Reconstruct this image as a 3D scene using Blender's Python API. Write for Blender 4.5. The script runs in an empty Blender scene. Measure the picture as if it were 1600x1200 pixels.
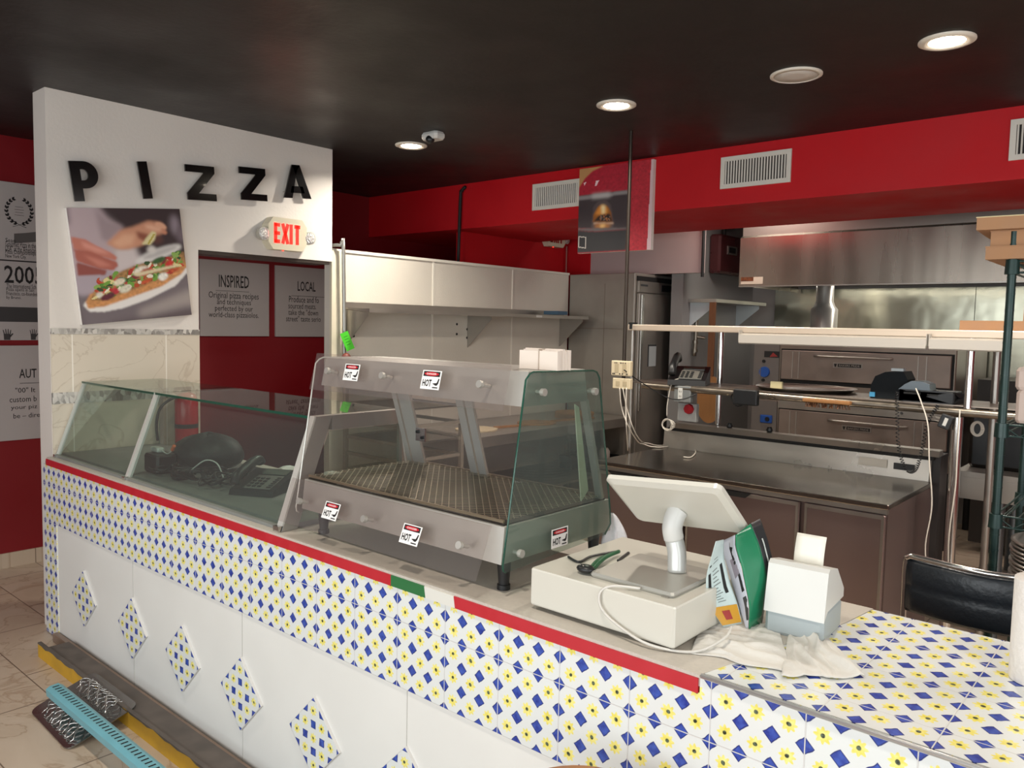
import bpy, math, random
import numpy as np
from mathutils import Vector, Matrix
random.seed(7); rng = np.random.default_rng(5)
C = bpy.context.scene.collection
R = math.radians
# ---------------------------------------------------------------- camera
F = 1243.86; YAW, PIT, ROL = R(40.956), R(4.213), R(-1.184); CAMZ = 1.70
_f = Vector((-math.sin(YAW)*math.cos(PIT), math.cos(YAW)*math.cos(PIT), -math.sin(PIT)))
_r = Vector((math.cos(YAW), math.sin(YAW), 0)); _d = _f.cross(_r)
_r2 = math.cos(ROL)*_r + math.sin(ROL)*_d; _d2 = -math.sin(ROL)*_r + math.cos(ROL)*_d
cam = bpy.data.objects.new('camera', bpy.data.cameras.new('camera')); C.objects.link(cam)
cam.matrix_world = Matrix(((_r2.x, -_d2.x, -_f.x, 0), (_r2.y, -_d2.y, -_f.y, 0), (_r2.z, -_d2.z, -_f.z, CAMZ), (0, 0, 0, 1)))
cam.data.sensor_width = 36; cam.data.lens = F*36/1600; cam.data.clip_start = .05
bpy.context.scene.camera = cam
def _ray(x, y): return _r2*((x-800)/F) + _d2*((y-600)/F) + _f
def AY(x, y, Y): v = _ray(x, y); t = Y/v.y; return Vector((v.x*t, Y, CAMZ+v.z*t))
def AX(x, y, X): v = _ray(x, y); t = X/v.x; return Vector((X, v.y*t, CAMZ+v.z*t))
def AZ(x, y, Z): v = _ray(x, y); t = (Z-CAMZ)/v.z; return Vector((v.x*t, v.y*t, Z))
# ---------------------------------------------------------------- world, exposure, daylight
S = bpy.context.scene
S.view_settings.view_transform = 'Standard'; S.view_settings.look = 'None'
S.view_settings.exposure = 0.0; S.view_settings.gamma = 1
S.world = bpy.data.worlds.new('sky'); S.world.use_nodes = True
S.world.node_tree.nodes['Background'].inputs[0].default_value = (.78, .88, 1, 1)
S.world.node_tree.nodes['Background'].inputs[1].default_value = 1.1
def area(name, loc, rot, sx, sy, e, col=(1, 1, 1), shape='RECTANGLE', spread=180):
    l = bpy.data.lights.new(name, 'AREA'); l.shape = shape; l.size = sx; l.size_y = sy; l.energy = e; l.color = col; l.spread = R(spread)
    o = bpy.data.objects.new(name, l); C.objects.link(o); o.location = loc; o.rotation_euler = rot; return o
area('storefront_daylight', (-.6, -2.45, 1.5), (R(90), 0, 0), 6.0, 2.1, 168, (.97, .98, 1))
area('side_window_daylight', (2.7, .6, 1.55), (R(90), 0, R(90)), 3.6, 1.9, 60, (.97, .98, 1))
WARM = (1, .91, .79)
# ---------------------------------------------------------------- helpers
def lin(c):
    if isinstance(c, str): c = tuple(int(c[i:i+2], 16)/255 for i in (0, 2, 4))
    return tuple((x/12.92 if x <= .04045 else ((x+.055)/1.055)**2.4) for x in c)
MATS = {}
def mat(name, col, rough=.5, metal=0, noise=0, nscale=8, bump=0, bscale=40, emit=0, spec=.5, stretch=None, alpha=1, coat=0, trans=0, aniso=0):
    if name in MATS: return MATS[name]
    m = bpy.data.materials.new(name); m.use_nodes = True; N = m.node_tree.nodes; L = m.node_tree.links
    b = N['Principled BSDF']; c = lin(col)
    b.inputs['Base Color'].default_value = (*c, 1); b.inputs['Roughness'].default_value = rough; b.inputs['Metallic'].default_value = metal
    b.inputs['Specular IOR Level'].default_value = spec; b.inputs['Alpha'].default_value = alpha; b.inputs['Coat Weight'].default_value = coat
    b.inputs['Transmission Weight'].default_value = trans
    if noise or bump:
        tc = N.new('ShaderNodeTexCoord'); mp = N.new('ShaderNodeMapping'); L.new(tc.outputs['Object'], mp.inputs[0])
        if stretch: mp.inputs['Scale'].default_value = stretch
    if noise:
        n = N.new('ShaderNodeTexNoise'); n.inputs['Scale'].default_value = nscale; n.inputs['Detail'].default_value = 5; L.new(mp.outputs[0], n.inputs[0])
        r = N.new('ShaderNodeMapRange'); r.inputs[1].default_value = .3; r.inputs[2].default_value = .7; r.inputs[3].default_value = 1-noise; r.inputs[4].default_value = 1+noise*.6
        L.new(n.outputs[0], r.inputs[0]); x = N.new('ShaderNodeVectorMath'); x.operation = 'SCALE'; x.inputs[0].default_value = c
        L.new(r.outputs[0], x.inputs['Scale']); L.new(x.outputs[0], b.inputs['Base Color'])
        r2 = N.new('ShaderNodeMapRange'); r2.inputs[1].default_value = .3; r2.inputs[2].default_value = .7; r2.inputs[3].default_value = rough*.8; r2.inputs[4].default_value = min(1, rough*1.25)
        L.new(n.outputs[0], r2.inputs[0]); L.new(r2.outputs[0], b.inputs['Roughness'])
    if bump:
        n = N.new('ShaderNodeTexNoise'); n.inputs['Scale'].default_value = bscale; n.inputs['Detail'].default_value = 2; L.new(mp.outputs[0], n.inputs[0])
        q = N.new('ShaderNodeBump'); q.inputs['Strength'].default_value = bump; q.inputs['Distance'].default_value = .02; L.new(n.outputs[0], q.inputs['Height']); L.new(q.outputs[0], b.inputs['Normal'])
    if emit: b.inputs['Emission Color'].default_value = (*c, 1); b.inputs['Emission Strength'].default_value = emit
    MATS[name] = m; return m
class NB:                                     # tiny node-expression builder
    def __init__(s, m): s.N = m.node_tree.nodes; s.L = m.node_tree.links
    def put(s, inp, v):
        if isinstance(v, (int, float)): inp.default_value = v
        elif isinstance(v, tuple): inp.default_value = v if len(v) == len(inp.default_value) else (*v, 1)
        else: s.L.new(v, inp)
    def m(s, op, a, b=0, c=0):
        n = s.N.new('ShaderNodeMath'); n.operation = op; s.put(n.inputs[0], a); s.put(n.inputs[1], b); s.put(n.inputs[2], c); return n.outputs[0]
    def mix(s, f, a, b):
        n = s.N.new('ShaderNodeMix'); n.data_type = 'RGBA'; s.put(n.inputs[0], f); s.put(n.inputs[6], a); s.put(n.inputs[7], b); return n.outputs[2]
    def noise(s, v, sc, det=3):
        n = s.N.new('ShaderNodeTexNoise'); n.inputs['Scale'].default_value = sc; n.inputs['Detail'].default_value = det; s.L.new(v, n.inputs[0]); return n.outputs[0]
    def step(s, x, e, w=.02): # 1 when x < e
        n = s.N.new('ShaderNodeMapRange'); s.put(n.inputs[0], x); n.inputs[1].default_value = e-w; n.inputs[2].default_value = e+w; n.inputs[3].default_value = 1; n.inputs[4].default_value = 0; return n.outputs[0]
def tile_mat(name, ax, u0, v0, pu, pv):       # hand painted flower and diamond tile, 3 x 3 motifs per tile
    m = bpy.data.materials.new(name); m.use_nodes = True; B = NB(m); b = B.N['Principled BSDF']
    tc = B.N.new('ShaderNodeTexCoord'); sp = B.N.new('ShaderNodeSeparateXYZ'); B.L.new(tc.outputs['Object'], sp.inputs[0])
    u = B.m('DIVIDE', B.m('SUBTRACT', sp.outputs[ax[0]], u0), pu); v = B.m('DIVIDE', B.m('SUBTRACT', sp.outputs[ax[1]], v0), pv)
    wob = B.m('MULTIPLY', B.m('SUBTRACT', B.noise(tc.outputs['Object'], 35, 2), .5), .10)
    u3 = B.m('ADD', B.m('MULTIPLY', u, 3), wob); v3 = B.m('ADD', B.m('MULTIPLY', v, 3), B.m('MULTIPLY', wob, -1))
    du = B.m('ABSOLUTE', B.m('SUBTRACT', B.m('FRACT', B.m('ADD', u3, .5)), .5)); dv = B.m('ABSOLUTE', B.m('SUBTRACT', B.m('FRACT', B.m('ADD', v3, .5)), .5))
    dd = B.m('ADD', du, dv); dm = B.step(dd, .285, .012); de = B.m('SUBTRACT', dm, B.step(dd, .245, .02))
    cu = B.m('SUBTRACT', B.m('FRACT', u3), .5); cv = B.m('SUBTRACT', B.m('FRACT', v3), .5)
    r = B.m('SQRT', B.m('ADD', B.m('MULTIPLY', cu, cu), B.m('MULTIPLY', cv, cv))); th = B.m('ARCTAN2', cv, cu)
    edge = B.m('ADD', .225, B.m('MULTIPLY', B.m('COSINE', B.m('MULTIPLY', th, 8)), .045))
    fm = B.step(B.m('SUBTRACT', r, edge), 0, .015); cm = B.step(r, .072, .012)
    n1 = B.noise(tc.outputs['Object'], 60, 4); n2 = B.noise(tc.outputs['Object'], 150, 2)
    white = (*lin('D9DCDA'), 1)
    yel = B.mix(B.step(n1, .5, .25), (*lin('DCCB3E'), 1), (*lin('F2ECA0'), 1)); blu = B.mix(B.step(n1, .5, .2), (*lin('3F5BB4'), 1), (*lin('1E2F86'), 1))
    blu = B.mix(de, blu, (*lin('16205F'), 1)); cen = B.mix(B.step(n2, .5, .1), (*lin('2B3326'), 1), (*lin('5C6B58'), 1))
    c = B.mix(fm, white, yel); c = B.mix(cm, c, cen); c = B.mix(dm, c, blu)
    gu = B.m('ABSOLUTE', B.m('SUBTRACT', B.m('FRACT', B.m('ADD', u, .5)), .5)); gv = B.m('ABSOLUTE', B.m('SUBTRACT', B.m('FRACT', B.m('ADD', v, .5)), .5))
    g = B.m('MAXIMUM', B.step(gu, .006, .002), B.step(gv, .006, .002)); c = B.mix(g, c, (*lin('CFCDCA'), 1))
    B.L.new(c, b.inputs['Base Color']); B.put(b.inputs['Roughness'], B.m('ADD', .22, B.m('MULTIPLY', g, .5)))
    bp = B.N.new('ShaderNodeBump'); bp.inputs['Strength'].default_value = .5; bp.inputs['Distance'].default_value = .004; bp.invert = True; B.L.new(g, bp.inputs['Height']); B.L.new(bp.outputs[0], b.inputs['Normal'])
    MATS[name] = m; return m
def glass(name, tint, fac=.10, ior=1.45, rough=.02):
    m = bpy.data.materials.new(name); m.use_nodes = True; B = NB(m); B.N.remove(B.N['Principled BSDF'])
    t = B.N.new('ShaderNodeBsdfTransparent'); t.inputs[0].default_value = (*lin(tint), 1); g = B.N.new('ShaderNodeBsdfGlossy'); g.inputs['Roughness'].default_value = rough
    lw = B.N.new('ShaderNodeLayerWeight'); lw.inputs[0].default_value = .5; ge = B.N.new('ShaderNodeNewGeometry'); mx = B.N.new('ShaderNodeMixShader'); B.L.new(B.m('MULTIPLY', B.m('ADD', .045, B.m('MULTIPLY', B.m('POWER', lw.outputs['Facing'], 4), .8)), B.m('SUBTRACT', 1, ge.outputs['Backfacing'])), mx.inputs[0])
    d = B.N.new('ShaderNodeBsdfDiffuse'); d.inputs[0].default_value = (*lin(tint), 1); m2 = B.N.new('ShaderNodeMixShader'); m2.inputs[0].default_value = fac
    B.L.new(t.outputs[0], m2.inputs[1]); B.L.new(d.outputs[0], m2.inputs[2]); B.L.new(m2.outputs[0], mx.inputs[1]); B.L.new(g.outputs[0], mx.inputs[2])
    B.L.new(mx.outputs[0], B.N['Material Output'].inputs[0]); MATS[name] = m; return m

class MB:                                     # collects shapes (world or local coordinates) into one mesh
    def __init__(s): s.v = []; s.f = []; s.m = []; s.mi = 0; s.sm = []; s.smooth = False
    def add(s, vs, fs):
        o = len(s.v); s.v += [tuple(p) for p in vs]
        for f in fs: s.f.append([i+o for i in f]); s.m.append(s.mi); s.sm.append(s.smooth)
        return s
    def box(s, x0, x1, y0, y1, z0, z1, bev=0):
        if x0 > x1: x0, x1 = x1, x0
        if y0 > y1: y0, y1 = y1, y0
        if z0 > z1: z0, z1 = z1, z0
        if bev:
            b = min(bev, (x1-x0)/2.2, (y1-y0)/2.2, (z1-z0)/2.2)
            return s._bevbox(x0, x1, y0, y1, z0, z1, b)
        v = [(x, y, z) for z in (z0, z1) for y in (y0, y1) for x in (x0, x1)]
        return s.add(v, [(0, 2, 3, 1), (4, 5, 7, 6), (0, 1, 5, 4), (2, 6, 7, 3), (0, 4, 6, 2), (1, 3, 7, 5)])
    def _bevbox(s, x0, x1, y0, y1, z0, z1, b):
        rings = []
        def ring(z, i):
            return [(x0+i+b, y0+i, z), (x1-i-b, y0+i, z), (x1-i, y0+i+b, z), (x1-i, y1-i-b, z), (x1-i-b, y1-i, z), (x0+i+b, y1-i, z), (x0+i, y1-i-b, z), (x0+i, y0+i+b, z)]
        vs = ring(z0, b*.5)+ring(z0+b, 0)+ring(z1-b, 0)+ring(z1, b*.5)
        fs = [tuple(range(7, -1, -1)), tuple(range(24, 32))]
        for k in range(3):
            for i in range(8): j = (i+1) % 8; fs.append((k*8+i, k*8+j, k*8+8+j, k*8+8+i))
        return s.add(vs, fs)
    def quad(s, a, b, c, d, t=0):             # quad with thickness t along its normal
        a, b, c, d = map(Vector, (a, b, c, d))
        if not t: return s.add([a, b, c, d], [(0, 1, 2, 3)])
        n = (b-a).cross(d-a).normalized()*t
        return s.add([a, b, c, d, a-n, b-n, c-n, d-n], [(0, 1, 2, 3), (7, 6, 5, 4), (0, 4, 5, 1), (1, 5, 6, 2), (2, 6, 7, 3), (3, 7, 4, 0)])
    def prism(s, pts, t):                     # planar polygon extruded by vector t
        pts = [Vector(p) for p in pts]; t = Vector(t); n = len(pts)
        nn = sum((pts[i].cross(pts[(i+1) % n]) for i in range(n)), Vector())
        if nn.dot(t) > 0: pts = pts[::-1]
        return s.add(pts+[p+t for p in pts], [tuple(range(n)), tuple(range(2*n-1, n-1, -1))]+[(i, i+n, (i+1) % n+n, (i+1) % n) for i in range(n)])
    def cyl(s, p0, p1, r0, r1=None, n=20, cap=True):
        r1 = r0 if r1 is None else r1; p0, p1 = Vector(p0), Vector(p1); d = (p1-p0).normalized()
        a = d.orthogonal().normalized(); b = d.cross(a); vs = []
        for p, r in ((p0, r0), (p1, r1)): vs += [p+(a*math.cos(2*math.pi*i/n)+b*math.sin(2*math.pi*i/n))*r for i in range(n)]
        sm = s.smooth; s.smooth = True; s.add(vs, [(i, (i+1) % n, (i+1) % n+n, i+n) for i in range(n)]); s.smooth = False
        if cap: s.add(vs[:n], [tuple(range(n-1, -1, -1))]); s.add(vs[n:], [tuple(range(n))])
        s.smooth = sm; return s
    def tube(s, pts, r, n=8, sub=6, closed=False):
        P = [Vector(p) for p in pts]
        if sub > 1 and len(P) > 2:
            Q = []
            for i in range(len(P)-1):
                a, b = P[i], P[i+1]; p = P[i-1] if i else a; q = P[i+2] if i+2 < len(P) else b
                for k in range(sub):
                    t = k/sub; Q.append(.5*((2*a)+(b-p)*t+(2*p-5*a+4*b-q)*t*t+(3*a-p-3*b+q)*t**3))
            Q.append(P[-1]); P = Q
        vs = []; d = (P[1]-P[0]).normalized(); a = d.orthogonal().normalized()
        for i, p in enumerate(P):
            d = (P[min(i+1, len(P)-1)]-P[max(i-1, 0)]); d = d.normalized() if d.length > 1e-9 else Vector((0, 0, 1))
            a = (a-d*a.dot(d)); a = a.normalized() if a.length > 1e-6 else d.orthogonal().normalized(); b = d.cross(a)
            vs += [p+(a*math.cos(2*math.pi*k/n)+b*math.sin(2*math.pi*k/n))*r for k in range(n)]
        fs = [(i*n+k, i*n+(k+1) % n, (i+1)*n+(k+1) % n, (i+1)*n+k) for i in range(len(P)-1) for k in range(n)]
        fs += [tuple(range(n-1, -1, -1)), tuple(range((len(P)-1)*n, len(P)*n))]
        sm = s.smooth; s.smooth = True; s.add(vs, fs); s.smooth = sm; return s
    def lathe(s, c, prof, n=28, axis='Z'):
        vs = []; c = Vector(c)
        for r, z in prof:
            for i in range(n):
                x, y = r*math.cos(2*math.pi*i/n), r*math.sin(2*math.pi*i/n)
                vs.append(c+(Vector((x, y, z)) if axis == 'Z' else Vector((x, -z, y)) if axis == 'Y' else Vector((z, x, y))))
        sm = s.smooth; s.smooth = True
        s.add(vs, [(j*n+i, j*n+(i+1) % n, (j+1)*n+(i+1) % n, (j+1)*n+i) for j in range(len(prof)-1) for i in range(n)])
        s.smooth = False; s.add(vs[:n], [tuple(range(n-1, -1, -1))]); s.add(vs[-n:], [tuple(range(n))]); s.smooth = sm; return s
    def ball(s, c, rx, ry, rz, n=16, k=10, f=None):
        vs = []; 
        for j in range(k+1):
            ph = math.pi*j/k-math.pi/2
            for i in range(n):
                t = 2*math.pi*i/n; q = f(t, ph) if f else 1
                vs.append((c[0]+rx*q*math.cos(ph)*math.cos(t), c[1]+ry*q*math.cos(ph)*math.sin(t), c[2]+rz*q*math.sin(ph)))
        sm = s.smooth; s.smooth = True; s.add(vs, [(j*n+i, j*n+(i+1) % n, (j+1)*n+(i+1) % n, (j+1)*n+i) for j in range(k) for i in range(n)]); s.smooth = sm; return s
    def grid(s, fn, nu, nv, t=0, close=False):
        vs = [Vector(fn(i/nu, j/nv)) for j in range(nv+1) for i in range(nu+1)]; W = nu+1
        fs = [(j*W+i, j*W+i+1, (j+1)*W+i+1, (j+1)*W+i) for j in range(nv) for i in range(nu)]
        if t:
            nr = [Vector() for _ in vs]
            for f in fs:
                nn = (vs[f[1]]-vs[f[0]]).cross(vs[f[3]]-vs[f[0]])
                for i in f: nr[i] += nn
            o = len(vs); vs2 = vs+[v-(nr[i].normalized()*t if nr[i].length else Vector()) for i, v in enumerate(vs)]
            fb = [tuple(o+i for i in reversed(f)) for f in fs]
            bd = [i for i in range(W)]+[j*W+nu for j in range(1, nv+1)]+[nv*W+i for i in range(nu-1, -1, -1)]+[j*W for j in range(nv-1, 0, -1)]
            sd = [(bd[k], bd[k]+o, bd[(k+1) % len(bd)]+o, bd[(k+1) % len(bd)]) for k in range(len(bd))]
            return s.add(vs2, fs+fb+sd)
        return s.add(vs, fs)
def link(name, mb, mats, loc=(0, 0, 0), local=False):
    mats = mats if isinstance(mats, (list, tuple)) else [mats]
    me = bpy.data.meshes.new(name); off = Vector((0, 0, 0)) if local else Vector(loc)
    me.from_pydata([tuple(Vector(v)-off) for v in mb.v], [], mb.f)
    for m in mats: me.materials.append(m)
    me.polygons.foreach_set('material_index', mb.m); me.polygons.foreach_set('use_smooth', mb.sm); me.update()
    o = bpy.data.objects.new(name, me); C.objects.link(o); return o
def base(mb):
    a = np.array(mb.v); return ((a[:, 0].min()+a[:, 0].max())/2, (a[:, 1].min()+a[:, 1].max())/2, a[:, 2].min())
def tag(o, label, cat, group=None, kind=None):
    o['label'] = label; o['category'] = cat
    if group: o['group'] = group
    if kind: o['kind'] = kind
    return o
def one(name, mb, mats, label, cat, group=None):     # a thing that is one mesh
    l = base(mb); o = link(name, mb, mats, l); o.location = l; return tag(o, label, cat, group)
def struct(name, mb, mats, cat=None):
    o = link(name, mb, mats); o['kind'] = 'structure'
    o['label'] = STR.get(name, name.replace('_', ' ')); o['category'] = cat or name.split('_')[0]; return o
STR = {}
class Thing:
    def __init__(s, name, label, cat, loc=(0, 0, 0), rz=0, group=None, local=False, kind=None):
        s.o = bpy.data.objects.new(name, None); s.o.empty_display_size = .05; C.objects.link(s.o); s.o.location = loc; s.o.rotation_euler = (0, 0, rz)
        s.loc = Vector(loc); s.local = local
        if kind: s.o['kind'] = kind
        tag(s.o, label, cat, group)
    def part(s, name, mb, mats, label=None, parent=None):
        p = link(name, mb, mats, s.loc, s.local)
        if parent: p.parent = parent
        else: p.parent = s.o
        if label: p['label'] = label
        return p
    def adopt(s, o, parent=None):             # o has world-space mesh, at origin
        if not s.local:
            for v in o.data.vertices: v.co = v.co-s.loc
        o.parent = parent or s.o; return o
def copy_tree(o, parent=None):
    c = o.copy(); C.objects.link(c); c.parent = parent
    for ch in list(o.children): copy_tree(ch, c)
    return c
def dup(o, loc, rz=None, label=None):
    c = copy_tree(o); c.location = loc
    if rz is not None: c.rotation_euler = (0, 0, rz)
    if label: c['label'] = label
    return c
def text(name, body, org, U, V, w=None, h=None, m=None, bold=0, depth=.0006, parent=None, thing=None, align='L'):
    """lines of lettering: org = lower left corner of the box, U right, V up"""
    cu = bpy.data.curves.new(name, 'FONT'); cu.body = body; cu.size = 1; cu.offset = bold; cu.resolution_u = 2
    if align == 'C': cu.align_x = 'CENTER'
    to = bpy.data.objects.new(name, cu); C.objects.link(to); dg = bpy.context.evaluated_depsgraph_get(); dg.update()
    me = bpy.data.meshes.new_from_object(to.evaluated_get(dg)); bpy.data.objects.remove(to)
    a = np.array([v.co[:] for v in me.vertices]) if len(me.vertices) else np.zeros((1, 3))
    x0, y0 = a[:, 0].min(), a[:, 1].min(); W, H = a[:, 0].max()-x0, a[:, 1].max()-y0
    if w and not h: h = H*w/W
    if h and not w: w = W*h/H
    U, V = Vector(U).normalized(), Vector(V).normalized(); Nn = U.cross(V); org = Vector(org)
    for v in me.vertices: v.co = org+U*((v.co[0]-x0)/W*w)+V*((v.co[1]-y0)/H*h)+Nn*depth
    me.materials.clear(); me.materials.append(m); o = bpy.data.objects.new(name, me); C.objects.link(o)
    if thing: thing.adopt(o, parent)
    return o
# soft raster painting for printed pictures (real flat prints)
def poly_mask(P, X, Y):
    P = np.array(P, float); m = np.zeros(X.shape, bool); n = len(P)
    for i in range(n):
        x0, y0 = P[i]; x1, y1 = P[(i+1) % n]
        c = ((y0 > Y) != (y1 > Y)) & (X < (x1-x0)*(Y-y0)/((y1-y0) if y1 != y0 else 1e-9)+x0); m ^= c
    return m.astype(float)
def blur(a, k):
    for _ in range(2):
        for ax in (0, 1):
            a = sum(np.roll(a, d, ax) for d in range(-k, k+1))/(2*k+1) if k else a
    return a
class Canvas:
    def __init__(s, nx, ny, x0, x1, y0, y1, bg): # picture space, y down
        s.X, s.Y = np.meshgrid(np.linspace(x0, x1, nx), np.linspace(y0, y1, ny)); s.c = np.zeros((ny, nx, 3)); s.c[:] = lin(bg); s.nx, s.ny = nx, ny
    def poly(s, P, col, k=1, a=1, tex=0):
        m = blur(np.pad(poly_mask(P, s.X, s.Y), 8, mode='edge'), k)[8:-8, 8:-8]*a; c = np.array(lin(col))
        t = 1+tex*blur(rng.normal(size=(s.ny, s.nx)), 1)*3 if tex else np.ones((s.ny, s.nx))
        s.c = s.c*(1-m[..., None])+m[..., None]*(c*t[..., None]); return s
    def ell(s, cx, cy, rx, ry, col, k=1, rot=0, a=1, tex=0):
        t = np.linspace(0, 2*np.pi, 40, endpoint=False); x = rx*np.cos(t); y = ry*np.sin(t); q = math.radians(rot)
        return s.poly(np.c_[cx+x*np.cos(q)-y*np.sin(q), cy+x*np.sin(q)+y*np.cos(q)], col, k, a, tex)
    def obj(s, name, o, U, V, w, h, m):       # o lower left corner
        mb = MB(); nx, ny = s.nx, s.ny; o, U, V = Vector(o), Vector(U).normalized(), Vector(V).normalized()
        vs = [o+U*(w*i/nx)+V*(h*j/ny) for j in range(ny+1) for i in range(nx+1)]; W = nx+1
        mb.add(vs, [(j*W+i, j*W+i+1, (j+1)*W+i+1, (j+1)*W+i) for j in range(ny) for i in range(nx)])
        ob = link(name, mb, m); at = ob.data.color_attributes.new('print', 'FLOAT_COLOR', 'CORNER')
        col = np.clip(s.c[::-1].reshape(-1, 3), 0, 1); col = np.repeat(np.c_[col, np.ones(len(col))], 4, 0)
        at.data.foreach_set('color', col.astype(np.float32).ravel()); return ob
def print_mat():
    m = bpy.data.materials.new('printed_picture'); m.use_nodes = True; B = NB(m); a = B.N.new('ShaderNodeVertexColor'); a.layer_name = 'print'
    B.L.new(a.outputs[0], B.N['Principled BSDF'].inputs['Base Color']); B.N['Principled BSDF'].inputs['Roughness'].default_value = .5; return m
# ---------------------------------------------------------------- materials
PRINT = print_mat()
wallw = mat('white_paint', 'DAD3CB', .6, noise=.03, nscale=2, bump=.05, bscale=60)
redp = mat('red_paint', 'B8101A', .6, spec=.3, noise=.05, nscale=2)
redd = mat('shaded_red_paint', '7C0C15', .5, noise=.06, nscale=1.5)  # red darkened in the colour for the weak daylight at the far left
blackc = mat('black_ceiling_paint', '171211', .5, noise=.1, nscale=1.5, bump=.05, bscale=30)
steel = mat('brushed_steel', 'ABA59D', .36, .82, noise=.12, nscale=3, bump=.03, bscale=7)
steeld = mat('dark_steel', '94877C', .36, .8, noise=.15, nscale=4, bump=.03, bscale=6)
steelw = mat('wavy_steel', 'A8A796', .2, .9, noise=.1, nscale=2, bump=.35, bscale=3.2)
hoodm = mat('hood_steel', '968C81', .26, .88, noise=.08, nscale=1.5, bump=.25, bscale=1.1, stretch=(3, 1, .35))
chrome = mat('chrome', 'CFCDCA', .16, .95)
brass = mat('dull_nickel_pipe', '8C8377', .32, .9, noise=.2, nscale=9)
blk = mat('black_plastic', '17181A', .38); blkm = mat('black_matte', '101010', .7); dgrey = mat('dark_grey_plastic', '3A3C3E', .5)
whp = mat('white_plastic', 'CDCCC7', .35); whc = mat('warm_white_enamel', 'CBC8BD', .3, coat=.15); grp = mat('light_grey_plastic', 'B9C1C4', .45)
silver = mat('silver_satin', 'A5A49F', .42, .35)
card = mat('brown_cardboard', 'A87E5C', .8, noise=.06, nscale=12); cardl = mat('pale_cardboard', 'D9C79A', .8)
wood = mat('peel_wood', '9B6B3C', .55, noise=.25, nscale=9, stretch=(1, 1, .2)); woodd = mat('dark_peel_wood', '6E4426', .5, noise=.25, nscale=9, stretch=(6, 6, .6))
frp = mat('white_wall_board', 'CFC8BC', .4, noise=.04, nscale=3, bump=.08, bscale=90)
glassg = glass('green_tinted_glass', 'E6EFEA', .012); glasse = mat('glass_edge_green', '1F5545', .15, trans=.3)
glassd = glass('smoky_green_glass', 'E0E8E4', .03); plexi = glass('clear_acrylic', 'F4F1F0', .03)
# ================================================================ THE SETTING
def floor_mat():
    m = bpy.data.materials.new('marble_floor_tile'); m.use_nodes = True; B = NB(m); b = B.N['Principled BSDF']
    tc = B.N.new('ShaderNodeTexCoord'); sp = B.N.new('ShaderNodeSeparateXYZ'); B.L.new(tc.outputs['Object'], sp.inputs[0])
    v = B.m('DIVIDE', B.m('SUBTRACT', sp.outputs[1], 1.27), .33); row = B.m('FLOOR', v)
    u = B.m('ADD', B.m('DIVIDE', B.m('ADD', sp.outputs[0], 4.11), .66), B.m('MULTIPLY', B.m('MODULO', B.m('ABSOLUTE', row), 2), .5))
    gu = B.m('ABSOLUTE', B.m('SUBTRACT', B.m('FRACT', B.m('ADD', u, .5)), .5)); gv = B.m('ABSOLUTE', B.m('SUBTRACT', B.m('FRACT', B.m('ADD', v, .5)), .5))
    g = B.m('MAXIMUM', B.step(gu, .005, .002), B.step(gv, .008, .003))
    n = B.N.new('ShaderNodeTexNoise'); n.inputs['Scale'].default_value = 2.2; n.inputs['Detail'].default_value = 8; n.inputs['Distortion'].default_value = 2.2
    cb = B.N.new('ShaderNodeCombineXYZ'); B.L.new(B.m('ADD', sp.outputs[0], B.m('MULTIPLY', row, 3.1)), cb.inputs[0]); B.L.new(sp.outputs[1], cb.inputs[1]); B.L.new(cb.outputs[0], n.inputs[0])
    vein = B.step(B.m('ABSOLUTE', B.m('SUBTRACT', n.outputs[0], .5)), .012, .014)
    c = B.mix(B.step(n.outputs[0], .5, .2), (*lin('C4B3A0'), 1), (*lin('B7A48F'), 1)); c = B.mix(B.m('MULTIPLY', vein, .55), c, (*lin('8E7358'), 1)); c = B.mix(g, c, (*lin('6F5E50'), 1))
    B.L.new(c, b.inputs['Base Color']); b.inputs['Roughness'].default_value = .3; return m
def marble_mat():
    m = bpy.data.materials.new('cream_marble_tile'); m.use_nodes = True; B = NB(m); b = B.N['Principled BSDF']
    tc = B.N.new('ShaderNodeTexCoord'); sp = B.N.new('ShaderNodeSeparateXYZ'); B.L.new(tc.outputs['Object'], sp.inputs[0])
    n = B.N.new('ShaderNodeTexNoise'); n.inputs['Scale'].default_value = 3; n.inputs['Detail'].default_value = 8; n.inputs['Distortion'].default_value = 1.8; B.L.new(tc.outputs['Object'], n.inputs[0])
    vein = B.step(B.m('ABSOLUTE', B.m('SUBTRACT', n.outputs[0], .52)), .01, .012)
    c = B.mix(B.m('MULTIPLY', vein, .35), (*lin('CFC5B4'), 1), (*lin('96836C'), 1))
    gy = B.m('ABSOLUTE', B.m('SUBTRACT', B.m('FRACT', B.m('ADD', B.m('DIVIDE', B.m('SUBTRACT', sp.outputs[1], 1.67), .51), .5)), .5))
    c = B.mix(B.step(gy, .006, .002), c, (*lin('EAE4D8'), 1)); B.L.new(c, b.inputs['Base Color']); b.inputs['Roughness'].default_value = .35; return m
XF, XW, ZC = -6.006, -4.574, 2.87
struct('floor', MB().box(XF-.1, 2.9, -2.7, 8.1, -.05, 0), floor_mat())
struct('ceiling', MB().box(XF-.1, 2.9, -2.7, 8.1, ZC, ZC+.05), blackc)
def boxes(*bs):
    m = MB()
    for b in bs: m.box(*b)
    return m
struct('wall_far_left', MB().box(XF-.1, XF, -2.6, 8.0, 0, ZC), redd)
struct('baseboard_far_left', MB().box(XF, XF+.012, -2.6, 8.0, 0, .10), floor_mat())
struct('wall_back', MB().box(XF, 2.8, 8.0, 8.1, 0, ZC), mat('grey_white_wall', '8F8A86', .5))
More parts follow.
